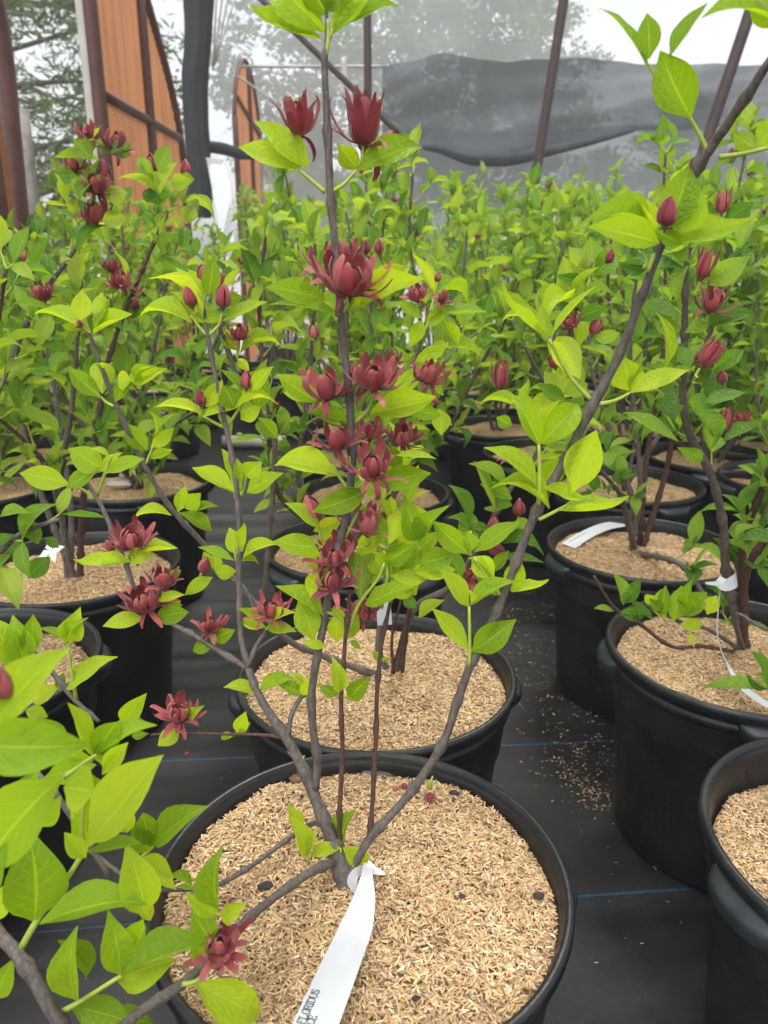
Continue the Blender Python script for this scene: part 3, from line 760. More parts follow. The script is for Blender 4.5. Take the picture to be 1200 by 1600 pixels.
roll('gathered_cloth', [(313, -60), (311, 0), (310, 60), (305, 120), (306, 180), (310, 240), (313, 290), (315, 340)], [21, 21, 20, 20, 17, 15, 14, 13], 7.6, M_NETBLK, 'black shade cloth gathered into a thick vertical bunch beside the orange panel', 'shade cloth')
roll('rolled_cloth', [(312, 228), (345, 232), (375, 240), (398, 241), (408, 242)], [9, 8, 7, 6, 4], 8.0, M_NETBLK, 'black cloth rolled horizontally low across the net behind the tall stem', 'shade cloth', 5)
roll('hem_roll', [(660, 229), (690, 233), (740, 246), (800, 246), (860, 235), (930, 219), (990, 203)], [3, 6, 10, 10, 7, 5, 3], 8.2, plain('folded_cloth_hem', (.045, .052, .056), .8, .3, 6, .3), 'dark rolled hem along the bottom of the sagging cloth', 'hem', 6)
# net pleats near the bunch
for i, (x0, x1) in enumerate(((340, 333), (352, 334), (364, 336), (378, 338))):
    a, b = P(x0, -40, 7.9), P(x1, 110 - i * 5, 7.7)
    bar('net_pleat', a, b, 3, M_PVC, None, 5)
    o = COL.objects[-1]; tag(o, 'pale taut pleat cord fanning from the black bunch at top', 'cord', 'pleat cords of the net')
# plastic sheet
g0 = [(322, 246), (350, 250), (362, 300), (366, 380), (345, 372), (332, 300)]
V = [P(x, y, 7.2 + (i % 2) * .08) for i, (x, y) in enumerate(g0)]; V2 = [v + Vector((0, .03, 0)) for v in V]; n = len(V)
F = [tuple(range(n)), tuple(range(2 * n - 1, n - 1, -1))] + [(i, n + i, n + (i + 1) % n, (i + 1) % n) for i in range(n)]
tag(obj('plastic_sheet', mesh('plastic_sheet', V + V2, F, M_PLASTIC, False)), 'torn white plastic sheet hanging under the black roll', 'plastic sheet')
def pole(x0, y0, x1, y1, Y, wpx, mat, label, ext=True, Y1=None):
    a, b = P(x0, y0, Y), P(x1, y1, Y1 or Y)
    if ext:
        d = (b - a).normalized(); b = b + d * ((b.z) / max(.2, -d.z)); a = a - d * .8
    return tag(bar('steel_pole', a, b, 0, mat, r=wpx * .5 * Y / FPX), label, 'pole')
pole(574, 20, 575, 150, 7.2, 11, M_RUST, 'upright brown steel pole just right of the tallest stem')
pole(881, 0, 838, 270, 6.6, 14, M_RUST, 'leaning brown steel pole in front of the dark cloth, right of centre')
pole(1178, 0, 1098, 240, 5.9, 17, M_RUST, 'leaning brown steel pole near the right edge, thickest of the poles')
pole(400, -10, 640, 225, 7.3, 9, M_RUST, 'thin dark brace running diagonally down behind the tall stem', False)
pole(375, 104, 600, 104, 8.1, 4, M_GALV, 'thin horizontal pipe level with the top of the far panel', False)
pole(370, 118, 440, 165, 8.0, 3, M_GALV, 'thin slanting wire pipe beside the far orange panel', False)
pole(536, 90, 545, 165, 8.0, 8, M_PVC, 'short bent white pipe standing behind the top flowers', False)
a, b = PZ(348, 690, .04), PZ(446, 690, .04)
tag(bar('water_pipe', a, b, 0, M_PVC, r=.036), 'white irrigation pipe lying across the aisle between the pots', 'pipe')
for i, (x, y, ln) in enumerate(((1110, 452, 60), (720, 608 - 160, 40), (400, 600, 30))):
    p = P(x, y, 6.6)
# pale house wall or cover behind the rows
def box(name, c, s, mat, parent=None):
    x, y, z = (k / 2 for k in s); V = [(c[0] + i * x, c[1] + j * y, c[2] + k * z) for i in (-1, 1) for j in (-1, 1) for k in (-1, 1)]
    F = [(0, 1, 3, 2), (4, 6, 7, 5), (0, 4, 5, 1), (2, 3, 7, 6), (0, 2, 6, 4), (1, 5, 7, 3)]
    return obj(name, mesh(name, V, F, mat, False), parent)
c = P(560, 330, 9.4); tag(box('low_wall', (c.x, c.y, .55), (3.2, .1, 1.1), M_PLASTIC), 'pale low plastic wall behind the net, centre left', 'wall')
c = P(60, 420, 7.5); tag(box('white_board', (c.x, c.y, .5), (1.3, .05, 1.0), M_PLASTIC), 'white board glimpsed through the leaves at left', 'board')
c = P(1130, 440, 6.7); tag(box('cover_sheet', (c.x, c.y, .62), (1.6, .05, .5), M_PLASTIC), 'white cover sheet glimpsed behind the right plants', 'plastic sheet')

# ---- trees behind
M_TREE = leafmat('tree_foliage', (.08, .115, .06), (.17, .21, .10), (.17, .22, .13), (1.2, 1.3, .6), .1)
M_TRUNK = plain('tree_bark', (.11, .09, .075), .9, .3, 12)
def tree(x, y, h, r, seed, label, crown0=.25, pine=False, n=5200, gaps=.5):
    g = random.Random(seed); root = empty('pine_tree' if pine else 'broadleaf_tree', (x, y, 0), label, 'tree')
    tr = [Vector((math.sin(i * .9 + seed) * .1 * i / 8, 0, h * i / 8)) for i in range(9)]
    Vt, Ft = tube_data(tr, [.02 * h * (1 - .85 * i / 8) + .01 for i in range(9)], 7)
    obj('trunk', mesh('trunk', Vt, Ft, M_TRUNK), root); V, F = [], []; UV = []; LV, LF = [], []
    nb = 30
    for k in range(nb):
        f = crown0 + (1 - crown0) * (k + g.random()) / nb; az = g.uniform(0, 6.283)
        ext = r * (math.sin(math.pi * min(1, ((f - crown0) / (1 - crown0)) * .85 + .15)) ** .6) * g.uniform(.55, 1.15)
        b0 = Vector((0, 0, h * f)); e = b0 + Vector((math.cos(az) * ext, math.sin(az) * ext, ext * g.uniform(-.1, .5 if not pine else .25)))
        mid_ = b0.lerp(e, .5) + Vector((0, 0, ext * .1)); tube_data([b0, mid_, e], [.006 * h * (1.2 - f), .004 * h * (1.1 - f) + .008, .006], 4, LV, LF, False)
        cen = [b0.lerp(e, g.random() ** .6) + Vector((g.gauss(0, 1), g.gauss(0, 1), g.gauss(0, .5))) * ext * (.14 if pine else .2) for _ in range(7)]
        for q in range(n // nb):
            c = g.choice(cen) + Vector((g.gauss(0, 1), g.gauss(0, 1), g.gauss(0, .6 if not pine else .35))) * (.17 if not pine else .2)
            L = g.uniform(.07, .15) * (1.5 if pine else 1.0); d = Vector((g.gauss(0, 1), g.gauss(0, 1), g.gauss(0, .7))).normalized()
            u = d.orthogonal().normalized() * L * (.10 if pine else .36); u = Matrix.Rotation(g.random() * 6, 3, d) @ u
            i0 = len(V); V += [c, c + d * L * .5 + u, c + d * L, c + d * L * .5 - u]; F.append((i0, i0 + 1, i0 + 2, i0 + 3)); UV += [(.5, 0), (1, .5), (.5, 1), (0, .5)]
    obj('limbs', mesh('limbs', LV, LF, M_TRUNK), root)
    obj('crown', mesh('crown', V, F, M_TREE, False, UV), root)
    return root
TREES = [(20, 250, 11, 7.5, 2.6, True, 'drooping pine between the brown panel and the orange panel', .08), (-90, 200, 14, 9, 3.2, True, 'pine partly cut by the left edge of the picture', .1),
         (505, 0, 15, 6.3, 1.9, False, 'spreading tree behind the net just right of the tall stem', .25), (640, 0, 17, 8.2, 2.3, False, 'tallest tree behind the net, above the left end of the dark cloth', .2),
         (760, 0, 19, 8.6, 2.2, False, 'broad tree behind the net above the middle of the dark cloth', .25), (850, 0, 21, 8.8, 2.0, False, 'thin loose tree behind the leaning pole', .3),
         (1085, 60, 22, 5.3, 1.6, False, 'small rounded tree behind the right end of the dark cloth', .3), (960, 150, 26, 4.2, 2.0, False, 'low tree hidden behind the dark cloth', .2),
         (700, 150, 26, 4.6, 2.4, False, 'low bushy tree at the foot of the tall trees', .1), (1180, 150, 26, 4.2, 2.4, False, 'low tree behind the cloth at the right edge', .1), (440, 250, 24, 4.0, 2.2, False, 'low tree low behind the far orange panel', .1)]
for i, (px, py, Y, h, r, pine, lab, c0) in enumerate(TREES):
    p = P(px, py, Y); tree(p.x, Y, h, r, 20 + i, lab, c0, pine, 16000 if pine else 11000)

# ================================================================== PLANTS
def soil(pname, dx=0, dy=0):
    t = POTS[pname]; return Vector((t.location.x + dx, t.location.y + dy, t['soil'] - .01))
def YZ(px, py, z): return PZ(px, py, z).y
# --- the tallest shrub, in the front pot
H = Plant('lime', 11)
H.pstem([(548, 1408, .662, 30), (540, 1375, .672, 34), (530, 1345, .682, 30), (520, 1310, .69, 24)], knob=.2, k=1.05)
H.pstem([(538, 1360, .68, 26), (512, 1295, .695, 25), (488, 1235, .71, 23), (468, 1190, .72, 21), (446, 1151, .73, 20), (420, 1112, .74, 17), (400, 1078, .75, 15), (388, 1045, .76, 14)], knob=.18, k=0.8)
H.pstem([(388, 1045, .76, 11), (376, 990, .775, 11), (374, 930, .79, 10), (373, 880, .80, 10), (374, 820, .81, 9.5), (368, 750, .82, 9), (358, 690, .83, 9), (348, 645, .835, 8.5), (335, 580, .845, 8), (324, 520, .85, 7.5), (312, 452, .86, 6.5)], knob=.3, k=0.85)
H.pstem([(388, 1045, .76, 11), (350, 1022, .77, 10), (305, 993, .785, 9), (268, 974, .80, 8.5), (222, 945, .81, 8), (200, 890, .82, 8), (178, 835, .83, 8), (158, 790, .84, 7.5), (137, 756, .85, 7)], knob=.3, k=0.85)
H.pstem([(386, 1045, .76, 9), (400, 1010, .77, 8), (416, 985, .78, 7.5)], k=0.85)
H.pstem([(446, 1151, .73, 7), (400, 1148, .74, 5.5), (345, 1147, .76, 5), (290, 1146, .78, 4.5), (235, 1148, .80, 4)], M_REDBARK, k=0.9)
H.pstem([(450, 1150, .73, 9), (455, 1118, .74, 9), (466, 1095, .75, 8.5), (480, 1080, .755, 8)], k=0.85)
H.pstem([(492, 1232, .71, 20), (496, 1190, .71, 19), (490, 1145, .71, 18), (487, 1085, .712, 18), (495, 1030, .714, 17.5), (510, 950, .716, 18), (522, 880, .718, 18), (540, 810, .72, 18), (549, 740, .72, 18), (549, 670, .72, 18), (544, 600, .72, 17.5), (536, 530, .72, 17.5), (526, 420, .72, 17), (518, 320, .72, 18), (512, 220, .72, 17), (509, 140, .72, 15), (507, 92, .72, 13), (511, 55, .72, 8), (509, 0, .72, 6)], knob=.28, k=0.68)
H.pstem([(531, 1335, .685, 12), (531, 1260, .69, 12), (535, 1180, .695, 11.5), (533, 1100, .70, 11), (538, 1020, .705, 10.5), (547, 922, .71, 9)], M_REDBARK, .35, k=0.62)
H.pstem([(576, 1318, .69, 12), (582, 1250, .70, 11.5), (587, 1160, .71, 11), (590, 1070, .72, 10.5), (596, 1010, .73, 10), (610, 940, .74, 9)], M_REDBARK, .35, k=0.62)
H.pstem([(540, 1372, .672, 22), (556, 1345, .68, 18), (582, 1305, .69, 17), (640, 1240, .70, 17), (690, 1165, .705, 17), (715, 1095, .71, 17), (733, 1045, .712, 17), (772, 965, .715, 16.5), (800, 895, .72, 17), (838, 800, .72, 17.5), (885, 715, .72, 18), (922, 640, .715, 20), (965, 560, .71, 17), (1000, 470, .70, 16), (1030, 390, .69, 17), (1052, 330, .68, 18), (1082, 270, .66, 24), (1110, 232, .65, 21), (1150, 175, .63, 19), (1210, 85, .60, 17)], knob=.28, k=0.78)
# two low branches lying out over the hulls
H.pstem([(525, 1345, .68, 17), (480, 1366, YZ(480, 1366, .40), 17), (425, 1405, YZ(425, 1405, .405), 17), (370, 1452, YZ(370, 1452, .41), 17), (300, 1525, YZ(300, 1525, .42), 19), (205, 1592, YZ(205, 1592, .43), 21), (150, 1640, YZ(150, 1640, .43), 21)], k=0.82)
H.pstem([(508, 1285, .695, 9), (480, 1290, YZ(480, 1290, .375), 9), (440, 1318, YZ(440, 1318, .37), 9), (385, 1358, YZ(385, 1358, .37), 9), (335, 1384, YZ(335, 1384, .375), 10), (280, 1390, YZ(280, 1390, .385), 10), (225, 1386, YZ(225, 1386, .40), 9), (160, 1345, YZ(160, 1345, .42), 9), (120, 1310, YZ(120, 1310, .43), 8)], k=0.8)
Y0 = .72
H.pshoot(Y0, '507 90;513 62;512 30', 10); H.pshoot(Y0, '514 62;522 40;526 25', 7)
H.pleaves(Y0, '503 62 387 18 30;508 50 430 -32 62;512 25 478 -40 45;516 55 592 -22 34;520 50 622 2 30;516 20 548 -30 45;510 15 530 -40 50')
H.pshoot(Y0, '508 300;490 285;466 264', 8); H.pshoot(Y0, '516 300;535 290;557 266', 8); H.pshoot(Y0 + .03, '466 264;470 245;466 230', 5)
H.pleaves(Y0, '468 264 372 228 38;482 262 398 186 40;557 266 660 224 42'); H.pleaves(Y0 + .03, '560 266 530 226 34')
H.pflower(465, 187, 66, .735, 'tulip', (-.1, -.15, 1)); H.pflower(568, 193, 84, .735, 'tulip', (.05, -.25, 1)); H.pshoot(.735, '560 262;566 245;568 228', 6)
H.pshoot(Y0, '531 488;532 470;527 452', 9); H.pshoot(Y0, '536 488;548 470;552 450', 8)
H.pleaves(Y0, '508 468 415 448 40;545 488 665 438 42'); H.pleaves(Y0 - .02, '530 492 418 474 14', None, .1); H.pleaves(Y0 + .04, '560 472 642 414 44')
H.pflower(550, 432, 116, .70, 'open', (.12, -.35, 1)); H.pflower(522, 404, 104, .745, 'open', (-.1, -.1, 1))
H.pflower(572, 388, 20, .78, 'bud'); H.pflower(592, 388, 20, .78, 'bud')
# node at 650
H.pshoot(Y0, '538 668;515 660;498 650', 6); H.pshoot(Y0, '555 660;575 640;582 615', 7)
H.pleaves(Y0, '545 662 480 642 26;500 630 432 584 34;578 646 682 624 44'); H.pleaves(Y0 + .03, '486 628 442 612 20')
H.pflower(506, 600, 78, .71, 'cup', (-.2, -.3, 1)); H.pflower(584, 586, 92, .70, 'open', (.1, -.4, 1)); H.pflower(613, 557, 36, .75, 'cup', (.1, -.1, 1)); H.pflower(672, 583, 66, .78, 'open', (.2, -.4, 1))
H.pflower(526, 684, 66, .71, 'cup', (-.1, -.3, 1)); H.pflower(581, 669, 52, .74, 'cup', (.1, -.2, 1)); H.pflower(629, 680, 62, .75, 'open', (.1, -.4, 1)); H.pflower(582, 724, 74, .70, 'cup', (0, -.35, 1))
# node at 745-790
H.pshoot(Y0, '545 765;530 745;520 725', 6); H.pshoot(Y0, '555 765;568 755;578 745', 7); H.pshoot(Y0, '540 840;560 800;585 775', 5)
H.pleaves(Y0, '528 742 428 722 40;584 756 672 740 40;572 767 488 800 40;498 826 446 784 24;505 855 426 846 34;618 712 682 716 12'); H.pleaves(Y0 + .02, '490 830 536 810 26;625 735 600 690 26;500 840 530 846 20')
H.pflower(488, 800, 46, .73, 'bud', (-.3, -.1, 1), (500, 850)); H.pflower(574, 816, 56, .73, 'tulip', (0, -.1, 1), (570, 850))
H.pflower(522, 866, 70, .71, 'open', (-.1, -.4, 1)); H.pflower(519, 904, 60, .70, 'cup', (0, -.2, 1)); H.pflower(540, 850, 50, .74, 'cup')
H.pleaves(Y0 + .03, '575 855 560 905 40;590 850 610 905 30;560 860 600 825 30;530 880 470 868 34;540 880 500 915 30')
H.pshoot(.712, '545 985;560 945;590 905;600 880', 7); H.pshoot(.712, '540 982;525 965;510 955', 6)
H.pleaves(.71, '563 940 566 858 48;545 967 500 960 12;505 962 430 917 26;486 935 513 882 24;490 1000 466 938 42;508 1010 472 1004 16;570 945 646 914 30;495 965 470 925 22'); H.pleaves(.73, '525 1002 530 955 30;540 1000 560 960 22;548 1000 565 1015 10')
H.pflower(425, 950, 60, .78, 'open', (.1, -.2, 1), (415, 985)); H.pflower(566, 952, 60, .78, 'open', (.2, -.3, 1))
H.pleaves(.78, '415 980 374 968 20;416 982 462 985 20;412 972 372 950 14;420 975 460 955 18')
# thick tangle of young shoots right of the tall stem (out of the thin red stems)
H.pshoot(.74, '610 940;612 900;606 850;606 800', 8); H.pshoot(.74, '612 935;630 900;650 860;655 830', 8); H.pshoot(.73, '596 950;605 900;600 860', 7)
H.pleaves(.73, '606 838 560 790 30;608 850 625 795 34;604 880 650 850 34;600 890 570 860 36;655 845 632 778 40;660 850 695 790 30;655 860 625 885 36;652 880 712 865 36;648 895 712 890 30;600 915 650 925 34;610 900 668 905 26;615 800 610 775 16;608 805 590 775 14')
H.pleaves(.76, '640 850 600 830 40;650 900 612 850 50;620 850 590 810 40;665 830 652 790 30;600 870 560 915 40;640 870 690 830 36;650 930 610 880 36'); H.pleaves(.75, '596 1030 582 1018 14;596 1032 612 1028 8')
# low clusters
H.pleaves(.70, '531 1083 520 1026 26;546 1092 579 1056 30;529 1086 498 1071 18;538 1090 556 1094 8')
H.pleaves(.755, '476 1088 430 1066 20;482 1092 497 1046 26;474 1080 453 1050 12'); H.pshoot(.755, '480 1095;482 1088', 6)
H.pleaves(.75, '402 1083 350 1072 20;404 1081 460 1058 22;402 1080 402 1068 6'); H.pleaves(.72, '466 1190 455 1183 6;467 1190 477 1180 6')
H.pstem([(470, 1205, .72, 5), (458, 1185, .72, 4), (450, 1174, .72, 4)])
H.pshoot(.68, '532 1345;532 1325', 5); H.pleaves(.68, '533 1325 483 1337 22;536 1324 582 1354 30'); H.pleaves(.70, '534 1320 552 1266 28;528 1300 522 1272 16')
H.pleaves(.675, '480 1336 456 1276 32;482 1338 488 1302 8'); H.pleaves(.71, '470 1300 450 1258 24;492 1290 520 1296 8')
H.pshoot(.675, '482 1350;480 1336', 6)
# clusters up the left branch
YL = .855
H.pshoot(.85, '323 524;312 512;298 492', 6); H.pshoot(.85, '326 524;342 508;347 488', 6); H.pshoot(YL, '316 480;322 460;318 448', 5)
H.pflower(298, 465, 33, .845, 'bud', (-.1, -.1, 1)); H.pflower(348, 467, 34, .845, 'bud', (.1, -.1, 1)); H.pflower(317, 429, 24, .87, 'bud', (0, 0, 1)); H.pflower(345, 440, 26, .87, 'tulip', (.2, 0, 1))
H.pleaves(.85, '300 505 216 487 22;316 500 244 424 10;345 502 302 490 20;348 502 418 470 18;312 472 274 416 18;325 462 334 400 30;350 450 374 420 12;300 490 268 454 12'); H.pleaves(.88, '320 450 294 420 20;350 470 378 462 22;318 505 305 480 20')
H.pstem([(410, 960, .92, 7), (430, 700, .90, 9), (412, 655, .895, 9), (393, 620, .89, 9), (372, 590, .885, 8), (355, 545, .88, 7.5), (340, 500, .875, 6)], knob=.3)
H.pflower(373, 519, 38, .88, 'cup', (.1, -.2, 1), (370, 560)); H.pleaves(.88, '375 552 442 534 16;372 548 345 512 24;370 560 390 580 16')
H.pshoot(.84, '350 668;334 660;316 650', 6); H.pshoot(.84, '354 668;366 650;384 622', 6)
H.pflower(313, 624, 25, .835, 'bud', (0, -.1, 1)); H.pflower(385, 597, 26, .835, 'bud', (.1, -.1, 1))
H.pleaves(.835, '316 648 242 633 13;318 652 366 640 16;322 636 348 594 26;366 640 430 622 14;366 638 348 602 38;392 612 425 572 22;378 612 344 578 12;376 655 408 634 26;374 675 374 680 10'); H.pleaves(.87, '400 640 420 590 26;404 652 434 686 26;385 600 410 575 20')
H.pshoot(.82, '368 778;366 765;360 740', 6); H.pshoot(.82, '372 778;380 765;384 745', 6)
H.pleaves(.82, '364 766 300 732 28;370 752 347 700 22;384 744 408 722 36;386 770 440 738 28;380 774 340 760 9;378 755 370 716 18;376 770 384 722 16')
H.pshoot(.80, '372 880;368 872;366 855', 5); H.pleaves(.80, '366 876 310 854 16;372 866 358 824 30;378 862 386 816 16;380 872 436 848 20;376 878 406 880 9')
H.pflower(319, 885, 28, .83, 'bud', (.4, -.3, 1), (330, 905)); H.pleaves(.83, '332 902 288 930 22;336 894 370 892 24;336 892 338 862 22;328 880 318 862 14')
H.pstem([(400, 965, .80, 5), (380, 915, .82, 4), (340, 900, .83, 3.5)])
# far end of the low-left branch
H.pshoot(.85, '145 780;134 768;112 758', 6); H.pshoot(.85, '150 776;162 745;174 712', 7)
H.pleaves(.845, '108 757 30 739 38;160 736 106 700 42;104 762 156 730 26;164 740 226 716 22;172 715 140 700 10'); H.pleaves(.87, '162 740 190 706 16')
H.pshoot(.83, '200 885;203 868;205 850', 6); H.pflower(206, 840, 74, .82, 'open', (.15, -.3, 1)); H.pflower(172, 852, 40, .85, 'star', (-.6, -.2, 1))
H.pleaves(.82, '196 878 116 881 20;206 878 152 882 22;206 866 278 858 14;204 870 240 868 26')
H.pshoot(.81, '232 950;248 945;255 925', 6); H.pflower(254, 903, 54, .805, 'open', (.15, -.25, 1)); H.pflower(225, 938, 74, .80, 'open', (-.05, -.5, 1))
H.pleaves(.80, '226 966 160 978 26;240 966 296 956 32;246 940 288 928 16'); H.pleaves(.82, '250 935 284 946 22;262 905 284 890 16')
H.pshoot(.785, '335 1005;332 998;330 990', 5); H.pflower(328, 976, 52, .78, 'open', (.1, -.3, 1), (335, 1008)); H.pleaves(.785, '336 1004 300 1018 22;336 1000 368 984 24')
H.pflower(279, 1111, 68, .77, 'open', (.1, -.3, 1), (280, 1145)); H.pleaves(.78, '280 1140 246 1166 28;290 1120 316 1104 22')
H.pleaves(.765, '370 1145 384 1112 24;372 1148 394 1128 14;368 1148 344 1154 12'); H.pshoot(.80, '193 1150;193 1132', 4); H.pleaves(.80, '192 1130 230 1082 32;194 1126 226 1127 14;206 1150 232 1146 14')
# clusters along the right branch
H.pshoot(.71, '733 1042;734 1000;733 948', 7); H.pleaves(.71, '732 1016 676 950 30;738 1018 806 968 44;732 948 688 890 30;736 946 806 906 26;734 945 732 920 10')
H.pshoot(.717, '782 930;770 915;740 870', 6); H.pshoot(.73, '735 868;733 850;736 830', 6)
H.pleaves(.725, '732 866 676 814 36;742 862 812 814 30;738 870 772 905 36;738 860 730 830 26;768 905 735 870 14'); H.pleaves(.735, '765 895 795 860 20')
H.pleaves(.72, '800 925 812 870 34;800 925 858 912 12')
H.pshoot(.71, '842 788;843 740;842 695', 8); H.pshoot(.715, '842 812;862 802;885 790', 7)
H.pleaves(.71, '842 696 804 620 36;846 694 908 628 46;838 758 759 696 30;858 795 772 752 24;895 768 932 672 58;850 762 910 782 24;874 798 982 788 13'); H.pleaves(.735, '845 762 882 714 40;842 668 874 624 20;845 692 900 676 24;838 665 804 616 16'); H.pleaves(.74, '800 665 776 652 22')
H.pshoot(.715, '924 625;900 600;880 570;858 530', 8); H.pshoot(.715, '932 632;960 626;984 614', 8)
H.pleaves(.71, '906 592 868 522 46;855 528 775 452 8;856 526 846 474 22;862 524 930 446 9;984 614 1076 577 30'); H.pleaves(.725, '982 610 972 556 52;1038 576 1030 486 9;985 606 1008 556 14')
H.pshoot(.69, '1012 425;1022 400;1034 382', 8); H.pshoot(.69, '1006 420;1010 405;998 392', 6)
H.pleaves(.655, '1030 380 920 352 46;1040 384 1168 354 40;1066 380 1022 360 26', None, .05); H.pleaves(.655, '1060 366 1092 288 58;1045 356 1078 256 60', None, 0.0); H.pleaves(.70, '1018 368 914 338 30;1020 380 972 304 12;1050 300 1072 262 26;1068 300 1086 246 20')
H.pflower(1043, 336, 42, .645, 'bud', (.05, -.15, 1))
H.pshoot(.65, '1106 236;1094 212;1078 184', 9); H.pshoot(.64, '1124 245;1160 240;1205 230', 9); H.pshoot(.645, '1072 180;1030 130;1014 100', 6)
H.pleaves(.64, '1079 184 1032 80 66;1012 108 940 8 11;1014 92 1011 20 36;1046 90 1106 2 22;1184 232 1145 206 30;1186 230 1215 180 40', None, .12); H.pleaves(.62, '1215 40 1103 16 22;1225 40 1170 5 40')
# flower and leaves over the hulls, lower left
YF = YZ(343, 1500, .45)
H.pflower(343, 1474, 92, YF, 'dense', (.2, -.45, 1)); H.pshoot(YF, '285 1538;308 1532;330 1510', 9)
H.pleaves(YF, '304 1536 411 1590 62;344 1422 342 1326 38;340 1430 289 1396 28;352 1432 384 1412 26;330 1470 300 1420 44;320 1500 296 1462 30;348 1440 365 1425 24', None, .05)
H.pleaves(YZ(270, 1385, .40), '275 1390 218 1344 26;276 1386 302 1390 8')
rootH = empty('sweetshrub', P(548, 1408, .662), 'tallest sweetshrub in front, wine red flowers up its grey stems, growing in the front pot', 'shrub')
H.emit(rootH)
# trunk knot
tr = P(546, 1385, .67)

# --- foreground shrub leaning in from the lower left
F_ = Plant('lime', 13)
POTS['F'] = pot((-.66, .66), 'black pot outside the lower left corner carrying the nearest leaves', .3, 2)
F_.pstem([(-560, 1250, .66, 22), (-300, 1240, .60, 24), (-60, 1400, .52, 26), (0, 1462, .50, 26), (34, 1500, .49, 26), (70, 1560, .48, 26), (110, 1625, .475, 27)], knob=.2, k=.8)
F_.pstem([(-560, 1240, .66, 16), (-250, 1120, .66, 14), (-40, 1150, .64, 13), (60, 1210, .60, 12), (150, 1335, .585, 12), (170, 1375, .58, 10)], knob=.2, k=.8)
F_.pstem([(-560, 1240, .66, 16), (-300, 1000, .80, 13), (-100, 960, .86, 11), (40, 1010, .88, 10), (115, 1092, .86, 9), (155, 1128, .85, 8)], knob=.3, k=.8)
F_.pshoot(.49, '34 1480;60 1435;100 1380;132 1330', 12, .50); F_.pshoot(.50, '132 1330;128 1290;134 1240', 8); F_.pshoot(.485, '98 1580;130 1562;190 1524', 10)
F_.pleaves(.47, '136 1322 253 1180 76;136 1332 222 1316 22;62 1444 226 1404 50;196 1520 330 1474 44', None, .12)
F_.pleaves(.49, '53 1438 46 1300 94;134 1340 100 1300 30;226 1430 198 1322 62;188 1522 170 1428 52;118 1562 116 1452 46;194 1522 232 1430 46;184 1532 276 1498 58;108 1572 206 1598 50;-20 1440 12 1380 40;-14 1560 22 1498 40', None, .1)
F_.pleaves(.39, '-60 1160 140 1164 86', None, .05); F_.pleaves(.42, '95 1215 -30 1360 96;100 1230 148 1238 70', None, .05); F_.pleaves(.41, '-10 1130 100 1012 66;-40 1400 10 1320 60', None, .1)
F_.pshoot(.47, '100 1215;135 1190;150 1180', 8)
F_.pleaves(.50, '70 1215 150 1195 40;20 1265 60 1200 50;60 1290 95 1245 36;0 1300 50 1250 40;160 1210 200 1160 30;90 1470 140 1530 34', None, .1); F_.pleaves(.56, '200 1300 182 1240 34;178 1240 232 1206 30;60 1180 20 1130 44;95 1170 60 1120 40;180 1290 150 1250 30;222 1400 236 1440 24;250 1555 300 1528 30;170 1590 240 1600 40', None, .05)
F_.pleaves(.52, '144 1182 108 1098 26;148 1180 188 1124 46;150 1182 240 1128 28;146 1186 92 1196 44;148 1186 178 1170 46'); F_.pleaves(.53, '130 1260 130 1340 20;150 1300 128 1200 50;135 1330 150 1220 40')
F_.pleaves(.58, '240 1322 318 1258 42;238 1322 222 1266 40;215 1345 272 1372 40;262 1368 302 1388 16;232 1330 205 1290 36'); F_.pshoot(.585, '214 1345;232 1330;244 1318', 6)
F_.pflower(4, 1070, 56, .41, 'bud', (.1, -.1, 1))
F_.pshoot(.86, '119 1095;110 1040;106 1002', 7); F_.pleaves(.86, '106 1002 124 952 40;104 1076 180 1024 28;104 1000 62 980 14;105 1005 130 966 20'); F_.pleaves(.84, '40 1040 20 962 44;20 1050 -20 960 40;50 1020 52 960 30;46 1050 0 1000 40;30 1015 18 978 16'); F_.pleaves(.87, '95 1070 50 1100 26;92 1078 100 1050 16;40 1110 75 1120 24')
rF = empty('sweetshrub', Vector((-.66, .66, .33)), 'nearest sweetshrub with large bright leaves reaching in at the lower left corner', 'shrub'); F_.emit(rF)

# --- shrub of the second pot
Q = Plant('lime', 17); bQ = soil('p2', .03, .03)
def w3(o, *d): return o + Vector(d)
Q.stem([bQ, P(592, 1020, 1.12), P(596, 960, 1.13), P(606, 870, 1.12), P(622, 700, 1.10), P(634, 600, 1.08), P(652, 550, 1.07), P(670, 485, 1.06)], [0.0055, 0.0050, 0.0044, 0.0033, 0.0028, 0.0025, 0.0022, 0.0017])
Q.stem([bQ, P(645, 955, 1.10), P(700, 920, 1.09), P(738, 870, 1.08), P(790, 775, 1.06), P(838, 710, 1.05), P(868, 600, 1.04), P(905, 470, 1.0), P(925, 410, .98)], [0.0055, 0.0050, 0.0047, 0.0044, 0.0039, 0.0033, 0.0030, 0.0025, 0.0017])
Q.stem([bQ, P(560, 1045, 1.1), P(505, 1025, 1.08), P(450, 1000, 1.05), P(400, 945, 1.03), P(318, 850, 1.02), P(268, 795, 1.01), P(222, 720, 1.0), P(185, 640, .99), P(148, 545, .98), P(140, 520, .98)], [0.0055, 0.0052, 0.0050, 0.0047, 0.0044, 0.0040, 0.0036, 0.0033, 0.0030, 0.0025, 0.0017])
for k, (x, y) in enumerate(((628, 1035), (612, 1040), (640, 1000))): Q.stem([bQ + Vector((.01 * k - .01, -.01, 0)), P(x, y - 40, 1.08), P(x + 14, y - 100, 1.07), P(x + 22 + 6 * k, y - 170, 1.06)], [0.0028, 0.0022, 0.0019, 0.0017], M_REDBARK)
Q.pflower(692, 463, 44, 1.05, 'star', (.2, -.2, 1)); Q.pflower(652, 458, 38, 1.06, 'cup', (-.1, -.2, 1)); Q.pshoot(1.05, '664 515;672 500;690 480', 6)
